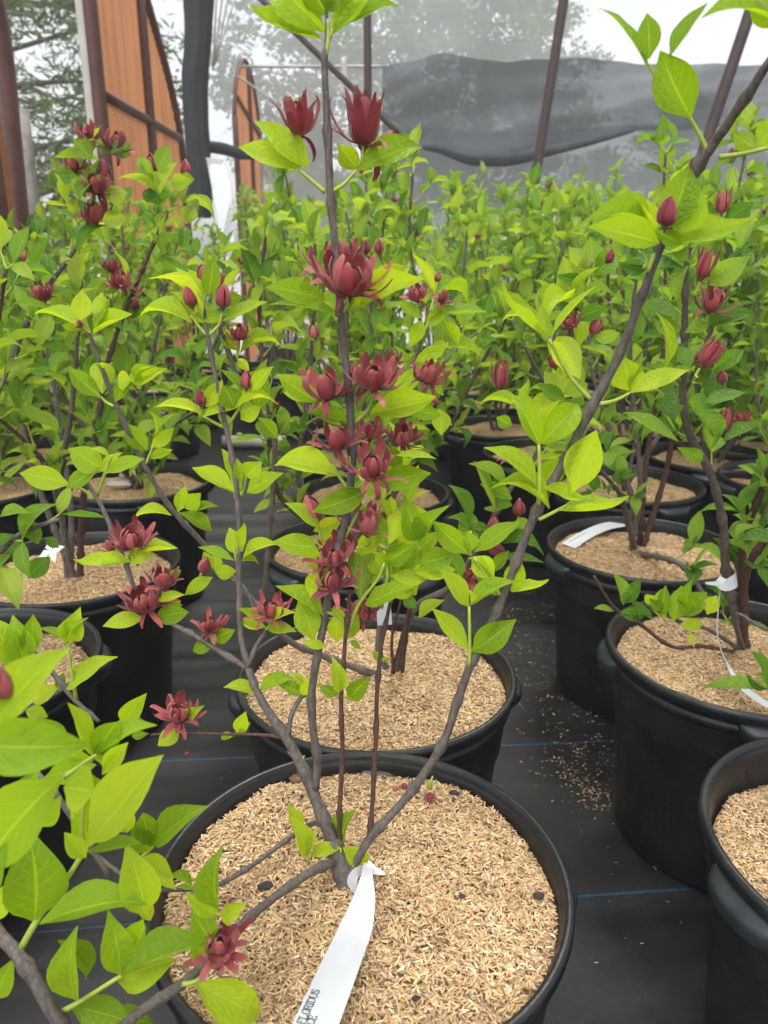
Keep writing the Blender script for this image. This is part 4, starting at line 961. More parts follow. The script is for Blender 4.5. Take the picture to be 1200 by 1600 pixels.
Q.pleaves(1.05, '674 490 762 486 14;660 498 622 470 20;664 510 700 480 22;660 500 640 540 24;690 500 716 540 20;655 560 700 540 24;650 565 690 620 26;668 600 690 560 22'); Q.pleaves(1.06, '640 640 690 650 26;690 680 688 640 30;622 735 650 700 20')
Q.pflower(500, 640, 30, 1.07, 'cup'); Q.pflower(491, 520, 22, 1.3, 'bud'); Q.pflower(735, 898, 58, 1.0, 'star', (.2, -.8, .6)); Q.pflower(772, 822, 28, 1.0, 'bud', (.1, -.1, 1)); Q.pflower(773, 858, 26, 1.0, 'bud', (.9, -.1, -.3)); Q.pflower(679, 845, 24, 1.0, 'bud'); Q.pflower(811, 795, 26, 1.02, 'bud', (0, 0, 1), (815, 820)); Q.pflower(741, 822, 12, 1.0, 'bud')
Q.pleaves(1.0, '720 905 700 850 30;735 815 704 756 22;740 850 720 800 34;752 836 700 806 20;764 830 730 826 14;790 848 832 852 12;785 850 850 860 22;780 872 850 878 14;742 900 780 930 24;655 965 696 938 20;650 950 630 930 20;665 850 640 890 30;755 858 815 820 16;770 800 770 790 30;800 820 830 815 20;776 800 742 720 8;800 780 750 755 24;790 760 735 722 20;785 755 776 735 20;800 790 770 780 20', 'mid')
Q.pflower(866, 566, 24, 1.0, 'bud', (-.3, -.1, 1)); Q.pflower(834, 640, 30, 1.02, 'star', (.1, .2, 1)); Q.pflower(797, 712, 40, 1.05, 'star', (.3, -.2, 1)); Q.pflower(890, 504, 46, .99, 'open', (-.4, 0, 1)); Q.pflower(930, 510, 34, 1.0, 'fine', (.3, .1, 1)); Q.pflower(952, 404, 22, .99, 'bud'); Q.pflower(783, 590, 44, 1.25, 'fine')
Q.pleaves(.99, '905 480 880 400 44;925 430 922 370 40;930 430 962 395 36;918 420 890 388 26;930 530 970 520 22;880 620 850 580 34;885 630 840 600 24;880 615 920 600 30;912 475 855 470 24;900 500 945 480 26;915 445 870 430 22', 'mid')
Q.pshoot(.98, '148 548;142 530;140 518', 6); Q.pflower(124, 506, 24, .97, 'star', (-.2, 0, 1)); Q.pflower(162, 500, 18, 1.0, 'bud')
Q.pleaves(.97, '140 520 54 484 20;130 516 96 508 14;126 500 128 452 32;146 515 176 470 14;146 522 208 492 18;152 505 160 456 26', None); Q.pshoot(.99, '178 635;165 628;158 620', 5)
Q.pleaves(.985, '158 622 106 574 30;160 615 158 562 38;205 595 182 592 30;215 605 220 570 26;210 600 258 575 24;212 596 240 570 14;180 628 210 590 20'); Q.pshoot(1.0, '228 725;234 710;240 696', 5)
Q.pleaves(1.0, '230 704 194 660 30;236 700 272 668 22;232 716 270 704 16;240 684 236 642 8;242 684 276 644 8;278 800 290 760 22;330 830 280 800 24;290 795 314 770 30;268 806 206 808 14;300 800 340 790 14')
sm, _ = smooth_path([P(606, 870, 1.12), P(622, 700, 1.10), P(634, 600, 1.08), P(652, 550, 1.07), P(670, 485, 1.06)], [0] * 5); Q.grow(sm, .1, .06, (.02, .06), (.045, .075), .1, dens=.8)
sm, _ = smooth_path([P(790, 775, 1.06), P(838, 710, 1.05), P(868, 600, 1.04), P(905, 470, 1.0), P(925, 410, .98)], [0] * 5); Q.grow(sm, .1, .07, (.02, .06), (.045, .07), .05, dens=.6)
rQ = empty('sweetshrub', bQ, 'sweetshrub of the second pot with long bare stems spreading left and right', 'shrub'); Q.emit(rQ)

# --- right hand shrubs (deeper green, puckered leaves)
D = Plant('deep', 19); bD = soil('D', .04, .06)
pd = [bD, P(1136, 900, 1.20), P(1130, 820, 1.17), P(1110, 740, 1.14), P(1078, 680, 1.12), P(1067, 620, 1.11), P(1070, 520, 1.10), P(1071, 440, 1.09), P(1078, 360, 1.08)]
D.stem(pd, [0.0086, 0.0076, 0.0068, 0.0061, 0.0058, 0.0054, 0.0050, 0.0043, 0.0032])
for q in ([P(1160, 860, 1.22), P(1185, 780, 1.20), P(1215, 700, 1.18), P(1240, 600, 1.17)], [P(1150, 900, 1.25), P(1190, 820, 1.3), P(1230, 720, 1.35), P(1260, 600, 1.4)], [P(1165, 900, 1.18), P(1205, 830, 1.14), P(1260, 740, 1.1), P(1320, 650, 1.06)]):
    D.stem([bD] + q, [.007, .006, .0055, .0045, .003], M_REDBARK); sm, _ = smooth_path(q, [0] * 4); D.grow(sm, .0, .07, (.02, .06), (.045, .075), .1)
low = [bD, P(1100, 1010, 1.13), P(1050, 1010, 1.06), P(1000, 975, 1.04), P(960, 950, 1.03), P(928, 900, 1.02)]
D.stem(low, [0.0036, 0.0032, 0.0029, 0.0025, 0.0022, 0.0019], M_REDBARK)
D.stem([bD, P(1110, 985, 1.15), P(1060, 970, 1.1), P(1010, 945, 1.08)], [0.0043, 0.0029, 0.0025, 0.0022])
D.stem([bD, P(1150, 960, 1.1), P(1200, 985, 1.08), P(1290, 1000, 1.1)], [0.0029, 0.0025, 0.0022, 0.0018])
D.pleaves(1.03, '974 945 960 895 20;974 942 1002 902 24;960 955 928 950 10;966 958 1008 962 22;1000 970 985 935 16;1020 968 1000 948 10', None)
D.pleaves(1.08, '1040 970 1020 925 36;1036 960 1040 915 24;1052 970 1065 915 32;1060 965 1105 925 34;1070 960 1080 905 22;1064 975 1100 975 20;1035 955 1015 930 20;1080 990 1084 1010 12;1105 960 1120 930 24;1090 955 1075 930 24', 'lime')
# puckered leaves and fringed flowers up the dark stem
D.pflower(1128, 318, 40, 1.05, 'fine', (0, -.1, 1)); D.pflower(1101, 417, 46, 1.05, 'fine', (.15, -.2, 1), (1090, 455)); D.pflower(1114, 470, 48, 1.04, 'tulip', (.1, -.3, 1), (1098, 500)); D.pflower(1108, 556, 46, 1.04, 'fine', (.5, -.2, 1), (1090, 590)); D.pflower(1132, 660, 40, 1.06, 'fine', (.1, -.1, 1)); D.pflower(1129, 590, 22, 1.08, 'bud'); D.pflower(1160, 652, 26, 1.2, 'cup')
D.pleaves(1.05, '1130 350 1178 316 30;1116 340 1094 310 20;1105 445 1172 400 38;1078 410 1032 372 22;1070 420 970 412 20;1102 510 1178 488 30;1076 415 1062 478 20;1012 420 970 414 26;1060 500 1000 470 40;1058 520 1020 490 30;1112 580 1164 545 26;1080 575 1060 540 24;1100 630 1168 612 20;1085 615 1110 660 26;1080 640 1120 700 24;1060 690 974 643 18;1054 660 1044 605 26;1110 500 1070 520 24;1130 690 1190 660 20;1098 720 1060 700 24', None)
sm, _ = smooth_path(pd[2:], [0] * 7); D.grow(sm, .05, .075, (.02, .07), (.045, .08), .12, dens=.8)
rD = empty('sweetshrub', bD, 'sweetshrub with one dark kinked stem in the pot with the curled white tape', 'shrub'); D.emit(rD)

def auto(pname, seed, tone, stems, label, dx=0, dy=0, s0=.3, pf=.1, spacing=.07, dens=.95, llen=(.045, .08), explicit=None, slen=(.015, .06)):
    pl = Plant(tone, seed); b = soil(pname, dx, dy)
    for i, q in enumerate(stems):
        pts = [b + Vector(((i % 3 - 1) * .012, (i % 2) * .012, 0))] + [P(*a) for a in q]; n = len(pts)
        pl.stem(pts, [.0072 * (1 - .62 * k / (n - 1)) for k in range(n)], M_REDBARK if i % 3 == 2 else M_BARK)
        sm, _ = smooth_path(pts, [0] * n); pl.grow(sm, s0, spacing, slen, llen, pf, dens=dens)
    if explicit: explicit(pl)
    r = empty('sweetshrub', b, label, 'shrub'); pl.emit(r, 'parts'); return r
auto('C', 31, 'deep', [[(1000, 760, 1.68), (990, 640, 1.66), (985, 520, 1.64), (1000, 400, 1.6)], [(985, 770, 1.70), (960, 700, 1.72), (930, 600, 1.74), (900, 480, 1.76)], [(1040, 740, 1.7), (1060, 640, 1.66), (1110, 520, 1.64), (1150, 400, 1.62)],
                       [(1060, 880, 1.52), (1100, 930, 1.44), (1130, 960, 1.36)], [(975, 790, 1.6), (960, 760, 1.5), (905, 700, 1.45)], [(1010, 720, 1.72), (1035, 560, 1.75), (1040, 380, 1.78)]],
     'sweetshrub of several thin stems rising beside the flat white tag', -.0, .05, .42, .06)
auto('A', 33, 'mid', [[(95, 760, 1.53), (112, 640, 1.5), (120, 540, 1.48), (128, 440, 1.46)], [(60, 760, 1.56), (30, 640, 1.56), (22, 560, 1.55), (60, 470, 1.54), (110, 400, 1.53), (140, 340, 1.52), (152, 262, 1.50)], [(130, 780, 1.5), (150, 680, 1.5), (170, 560, 1.5), (215, 440, 1.5), (262, 330, 1.48)],
                      [(110, 790, 1.6), (90, 640, 1.66), (70, 520, 1.7), (60, 420, 1.72)], [(84, 760, 1.5), (50, 700, 1.4), (-20, 640, 1.3)]],
     'sweetshrub of the left pot, dark maroon flowers at the top against the orange panel', 0, -.02, .38, .08, .065, .85,
     explicit=lambda s: ([s.pflower(*a) for a in ((138, 205, 40, 1.49, 'cup', (0, -.1, 1)), (181, 220, 46, 1.48, 'cup', (.2, -.2, 1)), (115, 256, 38, 1.5, 'cup', (-.1, -.1, 1)), (162, 268, 32, 1.52, 'bud', (0, 0, 1)), (150, 288, 58, 1.46, 'open', (0, -.4, 1)), (148, 334, 56, 1.5, 'open', (0, -.3, 1)), (236, 257, 24, 1.5, 'bud', (0, 0, 1)), (290, 265, 22, 1.5, 'bud', (0, 0, 1)), (67, 458, 50, 1.4, 'open', (0, -.3, 1)), (189, 438, 50, 1.48, 'open', (0, -.2, 1)), (226, 455, 30, 1.5, 'open'), (175, 414, 34, 1.55, 'cup'))],
                         s.pleaves(1.47, '146 248 116 218 30;158 240 166 212 24;172 240 204 224 28;120 275 92 272 26;140 300 110 280 30;165 310 200 300 28;160 345 200 340 26;240 285 216 242 22;246 265 262 226 28;280 278 304 280 20;268 285 300 282 26;236 288 250 268 22;248 320 240 290 34;240 310 222 300 22;140 480 160 430 26;300 320 290 350 26;310 330 292 316 26')))
auto('A2', 35, 'mid', [[(200, 690, 2.25), (225, 600, 2.2), (250, 500, 2.2), (262, 400, 2.2)], [(170, 700, 2.26), (150, 600, 2.3), (130, 500, 2.3), (120, 400, 2.3)], [(215, 700, 2.2), (280, 620, 2.15), (310, 520, 2.12), (320, 420, 2.1)], [(190, 700, 2.3), (200, 600, 2.35), (200, 480, 2.4), (190, 350, 2.4)], [(230, 700, 2.3), (300, 600, 2.3), (350, 500, 2.3), (350, 400, 2.3)], [(150, 690, 2.2), (90, 600, 2.2), (60, 480, 2.2), (50, 380, 2.2)], [(240, 690, 2.1), (310, 640, 1.98), (350, 610, 1.92)]],
     'dense sweetshrub behind the left pot, leaves crowded in front of the aisle', 0, 0, .12, .05, .062, 1.0, (.05, .085), slen=(.02, .09))
auto('M3', 37, 'mid', [[(470, 760, 1.7), (478, 640, 1.7), (490, 500, 1.68), (492, 380, 1.66)], [(560, 760, 1.75), (570, 620, 1.78), (580, 500, 1.8), (575, 400, 1.8)], [(440, 780, 1.66), (420, 640, 1.6), (405, 500, 1.6), (415, 370, 1.6)], [(560, 760, 1.7), (640, 640, 1.7), (700, 560, 1.72), (745, 520, 1.74)]],
     'sweetshrub behind the tall front stem, small dark buds at its tips', 0, .05, .22, .12, .065)
auto('M4', 39, 'mid', [[(652, 700, 2.1), (652, 600, 2.1), (656, 480, 2.05), (640, 380, 2.0), (645, 270, 1.98)], [(610, 700, 2.15), (600, 560, 2.2), (560, 420, 2.2), (540, 330, 2.2)], [(690, 690, 2.1), (740, 590, 2.1), (790, 500, 2.1), (810, 420, 2.1)], [(600, 690, 2.1), (500, 560, 2.15), (460, 460, 2.2), (440, 350, 2.2)], [(640, 690, 2.2), (700, 560, 2.25), (720, 460, 2.3), (730, 360, 2.3)], [(630, 700, 2.0), (690, 620, 1.9), (730, 560, 1.86)]],
     'broad sweetshrub in the middle of the third row, one stem topping out before the cloth', .02, 0, .22, .06, .062, 1, slen=(.02, .09))
auto('C1', 41, 'mid', [[(1000, 660, 2.2), (1010, 520, 2.15), (1030, 380, 2.1), (1040, 240, 2.05)], [(960, 690, 2.2), (930, 560, 2.2), (890, 440, 2.2), (870, 350, 2.2)], [(970, 690, 2.3), (960, 560, 2.3), (950, 440, 2.3), (960, 330, 2.3)], [(1030, 680, 2.2), (1090, 560, 2.2), (1140, 460, 2.2), (1170, 360, 2.2)], [(950, 690, 2.1), (880, 640, 2.05), (830, 560, 2.0), (800, 500, 2.0)]],
     'tall sweetshrub behind the tagged pot with one shoot standing above the cloth edge', 0, 0, .35, .05, .08, 1)
auto('E', 43, 'deep', [[(1260, 1100, .78), (1270, 950, .80), (1290, 760, .82)], [(1330, 1100, .75), (1400, 900, .8), (1420, 700, .82)]], 'sweetshrub mostly outside the right edge, growing from the sunken pot', .08, .05, .5, .05)
auto('B', 45, 'mid', [[(-60, 900, 1.12), (-70, 780, 1.1), (-60, 600, 1.1)], [(-50, 960, 1.08), (-20, 890, 1.06), (30, 835, 1.05), (92, 812, 1.04)], [(-80, 900, 1.15), (-110, 760, 1.15), (-20, 560, 1.2), (10, 420, 1.2)], [(-60, 900, 1.2), (-30, 700, 1.25), (20, 560, 1.3)]],
     'sweetshrub at the left edge, leaves hanging over the cut pot', 0, 0, .55, .03, .06, .8,
     explicit=lambda s: s.pleaves(1.05, '0 808 46 800 18;60 850 40 806 24;60 835 28 826 22;-10 845 20 835 20;-20 880 16 868 20;78 870 42 905 30;70 840 92 856 16', 'deep'))

# ================================================================== SMALL THINGS
M_TAG = plain('white_tape', (.50, .515, .54), .5, .04, 40)
M_INK = plain('grey_print', (.07, .07, .08), .6, .1)
def ribbon(name, pts, ups, ws, th=.0006, mat=None, parent=None, origin=None):
    p, _ = smooth_path(pts, [0] * len(pts), 6); n = len(p); V, F = [], []
    for i, q in enumerate(p):
        s = i / (n - 1) * (len(ws) - 1); j = min(int(s), len(ws) - 2); f = s - j; w_ = ws[j] * (1 - f) + ws[j + 1] * f; up = Vector(ups[j]).lerp(Vector(ups[j + 1]), f).normalized()
        d = (p[min(i + 1, n - 1)] - p[max(i - 1, 0)]).normalized(); x = d.cross(up).normalized(); u = x.cross(d).normalized()
        for a, b in ((-1, 0), (1, 0), (1, 1), (-1, 1)): V.append(q + x * a * w_ * .5 + u * th * b - (origin or Vector()))
    for i in range(n - 1):
        for k in range(4): F.append((i * 4 + k, i * 4 + (k + 1) % 4, i * 4 + 4 + (k + 1) % 4, i * 4 + 4 + k))
    F += [(3, 2, 1, 0), tuple((n - 1) * 4 + k for k in range(4))]
    return obj(name, mesh(name, V, F, mat or M_TAG, False), parent)
# stroke letters with serifs on a 10 x 14 grid
GL = {'F': [((1, 0), (1, 14)), ((0, 14), (8, 14)), ((1, 7.5), (6, 7.5)), ((0, 0), (3, 0)), ((8, 14), (8, 11.5))],
      'L': [((1, 0), (1, 14)), ((0, 14), (3, 14)), ((0, 0), (8, 0)), ((8, 0), (8, 3))], 'I': [((2, 0), (2, 14)), ((0, 0), (4, 0)), ((0, 14), (4, 14))],
      'R': [((1, 0), (1, 14)), ((0, 14), (6, 14)), ((6, 14), (8, 12)), ((8, 12), (8, 9)), ((8, 9), (6, 7)), ((6, 7), (1, 7)), ((4.5, 7), (9, 0)), ((0, 0), (3, 0)), ((8, 0), (10, 0))],
      'O': [((3, 0), (7, 0)), ((7, 0), (9, 3)), ((9, 3), (9, 11)), ((9, 11), (7, 14)), ((7, 14), (3, 14)), ((3, 14), (1, 11)), ((1, 11), (1, 3)), ((1, 3), (3, 0))],
      'D': [((1, 0), (1, 14)), ((0, 14), (6, 14)), ((6, 14), (9, 11)), ((9, 11), (9, 3)), ((9, 3), (6, 0)), ((6, 0), (0, 0))],
      'U': [((1, 14), (1, 3)), ((1, 3), (3, 0)), ((3, 0), (7, 0)), ((7, 0), (9, 3)), ((9, 3), (9, 14)), ((0, 14), (3, 14)), ((8, 14), (10, 14))],
      'S': [((8, 11), (6.5, 14)), ((6.5, 14), (3, 14)), ((3, 14), (1, 11.5)), ((1, 11.5), (2, 8.5)), ((2, 8.5), (7, 6)), ((7, 6), (8.5, 3.5)), ((8.5, 3.5), (7, 0)), ((7, 0), (3, 0)), ((3, 0), (1, 3))],
      'P': [((1, 0), (1, 14)), ((0, 14), (6, 14)), ((6, 14), (8, 12)), ((8, 12), (8, 9)), ((8, 9), (6, 7)), ((6, 7), (1, 7)), ((0, 0), (3, 0))],
      'C': [((9, 11), (7, 14)), ((7, 14), (3, 14)), ((3, 14), (1, 11)), ((1, 11), (1, 3)), ((1, 3), (3, 0)), ((3, 0), (7, 0)), ((7, 0), (9, 3)), ((9, 14), (9, 11))],
      'E': [((1, 0), (1, 14)), ((0, 14), (8, 14)), ((1, 7.5), (6, 7.5)), ((0, 0), (8, 0)), ((8, 14), (8, 11.5)), ((8, 0), (8, 2.5))]}
def lettering(text, o, ex, ey, size, parent, origin, lw=.11):
    nz = ex.cross(ey).normalized(); x0 = 0
    for ch in text:
        V, F = [], []; k = size / 14
        for (a, b), (c, d) in GL[ch]:
            A, B = o + ex * (x0 + a * k) + ey * b * k, o + ex * (x0 + c * k) + ey * d * k; t_ = (B - A).normalized(); s_ = nz.cross(t_) * size * lw * .5
            i0 = len(V); e = t_ * size * lw * .4
            V += [v - origin + nz * .0002 for v in (A - e - s_, A - e + s_, B + e + s_, B + e - s_)]; V += [v + nz * .0002 for v in V[i0:i0 + 4]]
            F += [(i0, i0 + 3, i0 + 2, i0 + 1), (i0 + 4, i0 + 5, i0 + 6, i0 + 7)]
        obj('letter', mesh('letter', V, F, M_INK, False), parent); x0 += (10.4 if ch != 'I' else 5.4) * k * 1.02
# tag of the front shrub
tO = P(590, 1420, .665)
tg = empty('plant_tag', tO, 'white tape tag on the front pot, printed with the ending FLORIDUS', 'plant tag')
zt = .375
def px_w(p, n): return n * depth(p) / FPX
T3, T9 = PZ(556, 1450, .386), PZ(495, 1597, .398)
dirT = (T9 - T3).normalized()
tp = [P(575, 1350, .668), PZ(573, 1372, .400), PZ(569, 1405, .392), T3, T3.lerp(T9, .5), T9, T9 + dirT * .09]
ribbon('tape', tp, [(.1, -.6, 1), (.1, -.3, 1), (0.05, 0, 1), (0, 0, 1), (0, 0, 1), (0, 0, 1), (0, 0, 1)], [px_w(T3, w_) for w_ in (16, 20, 36, 52, 57, 60, 60)], mat=M_TAG, parent=tg, origin=tO)
ribbon('tape_loop', [P(572, 1356, .664), P(556, 1364, .655), P(550, 1378, .650), P(558, 1392, .648), P(568, 1400, .650)], [(0, -1, .2), (0, -1, .2), (0, -1, .2), (0, -1, .3), (0, -1, .5)], [.009, .010, .010, .008, .006], parent=tg, origin=tO)
ribbon('tape_end', [P(572, 1352, .660), P(585, 1360, .655), P(602, 1366, .650)], [(0, -.7, 1), (0, -.7, 1), (0, -.7, 1)], [.012, .008, .002], parent=tg, origin=tO)
up0 = Vector((0, 0, 1)); xs_ = dirT.cross(up0).normalized(); nzt = xs_.cross(dirT).normalized()
def on_tape(px, py):
    r = ray(px, py); o_ = Vector((0, 0, CAMZ)); return o_ + r * ((T3 + nzt * .0009 - o_).dot(nzt) / r.dot(nzt))
o1, e1 = on_tape(472, 1600), on_tape(497, 1547)
exl = (e1 - o1).normalized(); eyl = nzt.cross(exl).normalized(); sz_ = (e1 - o1).length / 5.6
lettering('FLORIDUS', on_tape(475, 1601), exl, eyl, sz_, tg, tO, .10); lettering('PICE', on_tape(484, 1614), exl, eyl, sz_, tg, tO, .10)
# wide tag in pot C
sC = POTS['C']['soil'] + .008
tC = empty('plant_tag', PZ(930, 835, sC), 'wide white tag lying flat on the hulls of the right rear pot', 'plant tag')
q = [PZ(888, 853, sC), PZ(915, 836, sC + .006), PZ(945, 823, sC + .008), PZ(973, 818, sC + .006)]
ribbon('tape', q, [(0, -.2, 1)] * 4, [.036, .034, .034, .030], parent=tC, origin=tC.location)
for j, (x, y, x2, y2) in enumerate(((888, 846, 915, 832), (893, 851, 910, 842), (899, 856, 908, 851))):
    a, b = PZ(x, y, sC + .0045 + .001), PZ(x2, y2, sC + .0095); ribbon('faded_print', [a, a.lerp(b, .5) + Vector((0, 0, .0007)), b], [(0, -.2, 1)] * 3, [.0022] * 3, .0003, plain('faded_ink', (.45, .46, .48), .6, .2, 300), tC, tC.location)
# curled tape on D
tD = empty('plant_tag', P(1135, 905, 1.19), 'long narrow white tape curling down from the dark kinked stem', 'plant tag')
ribbon('tape', [P(1127, 905, 1.15), P(1122, 950, 1.13), P(1122, 1000, 1.10), PZ(1140, 1045, .375), PZ(1165, 1078, .365), PZ(1202, 1103, .365), PZ(1240, 1118, .365)],
       [(1, -.6, .2), (1, -.6, .3), (.9, -.4, .6), (.4, -.3, 1), (0, 0, 1), (0, 0, 1), (0, 0, 1)], [.004, .005, .006, .009, .014, .017, .018], parent=tD, origin=tD.location)
ribbon('tape_loop', [P(1120, 906, 1.14), P(1134, 914, 1.135), P(1150, 906, 1.15), P(1148, 896, 1.19)], [(0, -1, .2)] * 4, [.016, .02, .022, .02], parent=tD, origin=tD.location)
ribbon('tape_end', [P(1138, 912, 1.14), P(1122, 912, 1.135), P(1102, 911, 1.13)], [(0, -1, .4)] * 3, [.012, .008, .003], parent=tD, origin=tD.location)
# little white tag behind the tall stem and white blossom in pot A
sQ = P(597, 945, 1.06); ribbon('plant_tag', [sQ + Vector((0, 0, .03)), sQ + Vector((.002, -.004, 0)), sQ + Vector((.004, -.006, -.03))], [(0, -1, .2)] * 3, [.022] * 3)
tag(COL.objects[-1], 'small white tag half hidden behind leaves on the second pot shrub', 'plant tag')
bl = P(80, 862, 1.44); rb = empty('white_blossom', bl, 'small four petalled white blossom over the hulls of the left pot', 'flower')
for k in range(4):
    a = .5 + k * 1.5708; V = [Vector((0, 0, 0)), Vector((.008, .012, .002)), Vector((0, .026, -.003)), Vector((-.008, .012, .002))]; V = [Matrix.Rotation(a, 3, 'Z') @ v for v in V]; V = [Matrix.Rotation(.7, 3, 'X') @ v for v in V]
    V += [v + Vector((0, .001, .001)) for v in V]; F = [(0, 1, 2, 3), (7, 6, 5, 4), (0, 4, 5, 1), (1, 5, 6, 2), (2, 6, 7, 3), (3, 7, 4, 0)]; obj('petal', mesh('petal', V, F, M_PLASTIC, False), rb)
# fallen flower, seed pod and dark crumbs on the front hulls
zs = POTS['p1']['soil']
fl = PZ(672, 1238, zs + .012); rf_ = empty('fallen_flower', fl, 'small fallen maroon flower with green stalk on the front pot hulls', 'flower')
for m, PM in petals('fine', random.Random(3)): obj('petal', m, rf_, Matrix.Rotation(2.75, 4, 'X') @ Matrix.Scale(.022, 4) @ PM)
V, F = tube_data([Vector((0, .002, .004)), Vector((.001, .003, .014)), Vector((.003, .002, .022))], [.0035, .0018, .001], 6); obj('stalk', mesh('stalk', V, F, M_SHOOT), rf_)
def lump(name, px, py, r, mat, z, label, cat, group=None, sx=1):
    c = PZ(px, py, z); g = random.Random(px); V, F = [], []
    for i in range(5):
        for k in range(8):
            th = math.pi * i / 4; ph = k * math.pi / 4; q = r * g.uniform(.75, 1.15); V.append((q * sx * math.sin(th) * math.cos(ph), q * math.sin(th) * math.sin(ph), .55 * q * math.cos(th)))
    for i in range(4):
        for k in range(8): F.append((i * 8 + k, i * 8 + 8 + k, i * 8 + 8 + (k + 1) % 8, i * 8 + (k + 1) % 8))
    o = obj(name, mesh(name, V, F, mat, False), None, Matrix.Translation(c)); return tag(o, label, cat, group)
M_CRUMB = plain('dark_bark_crumb', (.035, .03, .03), .9, .4, 200); M_POD = plain('brown_seed_pod', (.20, .09, .045), .7, .4, 150)
lump('seed_pod', 463, 1216, .0085, M_POD, zs + .006, 'round brown seed pod on the hulls left of the central stems', 'seed pod')
for x, y, r in ((445, 1246, .006), (416, 1384, .0065), (630, 1412, .006), (655, 1428, .005), (710, 1239, .005), (512, 1330, .004), (700, 1330, .003), (722, 1400, .003), (350, 1330, .003), (650, 1560, .003), (600, 1345, .0045), (842, 1400, .005), (280, 1330, .004)):
    lump('bark_crumb', x, y, r, M_CRUMB, zs + .004, 'dark crumb of bark lying on the hulls of the front pot', 'bark crumb', 'dark bark crumbs on the hulls', 1.4)
for x, y in ((632, 1228), (618, 1232)): lump('fallen_petal', x, y, .005, M_PETAL, zs + .005, 'fallen maroon petal on the hulls beside the thick right branch', 'petal', 'fallen petals')
# spilled hulls on the ground cloth
def spill(g, n):
    out = []; cl = [(820, 960, .10, .25, .34), (880, 1080, .07, .12, .12), (905, 1200, .05, .07, .16), (925, 1240, .025, .03, .10), (860, 1040, .10, .2, .12), (900, 1100, .28, .5, .08), (960, 1450, .25, .25, .04)]
    for x, y, sx_, sy_, f in cl:
        c = PZ(x, y, 0); k = int(n * f); out.append(np.stack([g.normal(c.x, sx_, k), g.normal(c.y, sy_, k), np.full(k, .003)], -1))
    k = n - sum(len(o_) for o_ in out); out.append(np.stack([g.uniform(-.6, .7, k), g.uniform(.5, 2.6, k), np.full(k, .003)], -1)); return np.concatenate(out)
sp1 = obj('spilled_hulls', hull_mesh('spilled_hulls', 1150, spill, 9)); sp1['kind'] = 'stuff'; sp1['label'] = 'loose rice hulls spilled on the black ground cloth'; sp1['category'] = 'hulls'
for x, y, r in ((292, 1178, .007), (1024, 1356, .005)): lump('dry_petal', x, y, r, M_PETAL, .005, 'dried red petal lying on the black ground cloth', 'petal', 'dry petals on the ground', .7)
# pale wood bits in pot A2
for x, y in ((205, 742), (190, 755)): lump('wood_chip', x, y, .03, plain('pale_wood', (.5, .42, .36), .8, .2, 30), .36, 'pale pinkish wood piece against the stems in the second left pot', 'wood piece', 'pale wood pieces', 1.5)

# ---- haze volume added to veil and soften the background
hz = box('haze', (0, 30, 5.5), (126, 106, 13), None); hz.location = (0, 0, 0); hz['kind'] = 'stuff'
hm = bpy.data.materials.new('haze_air'); hm.use_nodes = True; ht = hm.node_tree; ht.nodes.clear()
pv = ht.nodes.new('ShaderNodeVolumePrincipled'); pv.inputs['Density'].default_value = .0055; pv.inputs['Color'].default_value = (.95, .97, 1, 1)
ho = ht.nodes.new('ShaderNodeOutputMaterial'); ht.links.new(pv.outputs[0], ho.inputs['Volume']); hz.data.materials.append(hm)


# ---- procedural shrubs for the rows
def shrub(seed, tone, nst, h, spread, pf, dens=1.0, spacing=.07, llen=(.05, .085), lean=(0, 0), s0=.3, mode='parts', wr=.46):
    pl = Plant(tone, seed); rr = pl.r
    for k in range(nst):
        az = 2 * math.pi * k / nst + rr.uniform(-.5, .5); sp_ = spread * rr.uniform(.35, 1.1); hh = h * rr.uniform(.7, 1.08)
        b = Vector((math.cos(az) * .015, math.sin(az) * .015, 0)); e = Vector((math.cos(az) * sp_ + lean[0], math.sin(az) * sp_ + lean[1], hh))
        pts = [b, b.lerp(e, .33) + Vector((math.cos(az) * sp_ * .1, math.sin(az) * sp_ * .1, -.02)) + Vector((rr.uniform(-.02, .02), rr.uniform(-.02, .02), 0)),
               b.lerp(e, .66) + Vector((rr.uniform(-.03, .03), rr.uniform(-.03, .03), .03)), e]
        pl.stem(pts, [.006, .0048, .0038, .0022], M_BARK)
        sm, _ = smooth_path(pts, [0] * 4, 6); pl.grow(sm, s0, spacing, (.012, .07), llen, pf, wr, .05, dens)
    return pl

def place_proto(proto, loc, rz, sc, label, group):
    c = copy_tree(proto); c.location = loc; c.rotation_euler = (0, 0, rz); c.scale = (sc, sc, sc); c['label'] = label
    c['group'] = group; return c
def make_proto(pl, mode, label):
    n0 = len(COL.objects); r = empty('sweetshrub', (0, 0, 0), label, 'shrub', 'sweetshrubs in the pot rows'); pl.emit(r, mode)
    for o in list(COL.objects)[n0:]:
        if o.parent is not None: CH.setdefault(o.parent.name, []).append(o)
    return r
GB = 'sweetshrubs in the back rows'
protos_mid = [make_proto(shrub(101, 'mid', 7, .88, .30, .12, 1, .075, (.055, .09), s0=.12), 'mid', 'a'), make_proto(shrub(102, 'mid', 7, .84, .28, .10, 1, .075, (.055, .09), s0=.12), 'mid', 'b'),
              make_proto(shrub(103, 'mid', 6, .92, .26, .06, 1, .075, (.055, .09), s0=.12), 'mid', 'c')]
protos_far = [make_proto(shrub(111, 'mid', 7, .92, .28, .05, 1, .085), 'far', 'a'), make_proto(shrub(112, 'grey', 7, .95, .26, .03, 1, .08), 'far', 'b'),
              make_proto(shrub(113, 'grey', 6, .88, .28, .04, 1, .085), 'far', 'c')]
used = set()
spots = []
y = 2.62; row = 0
rr = random.Random(5)
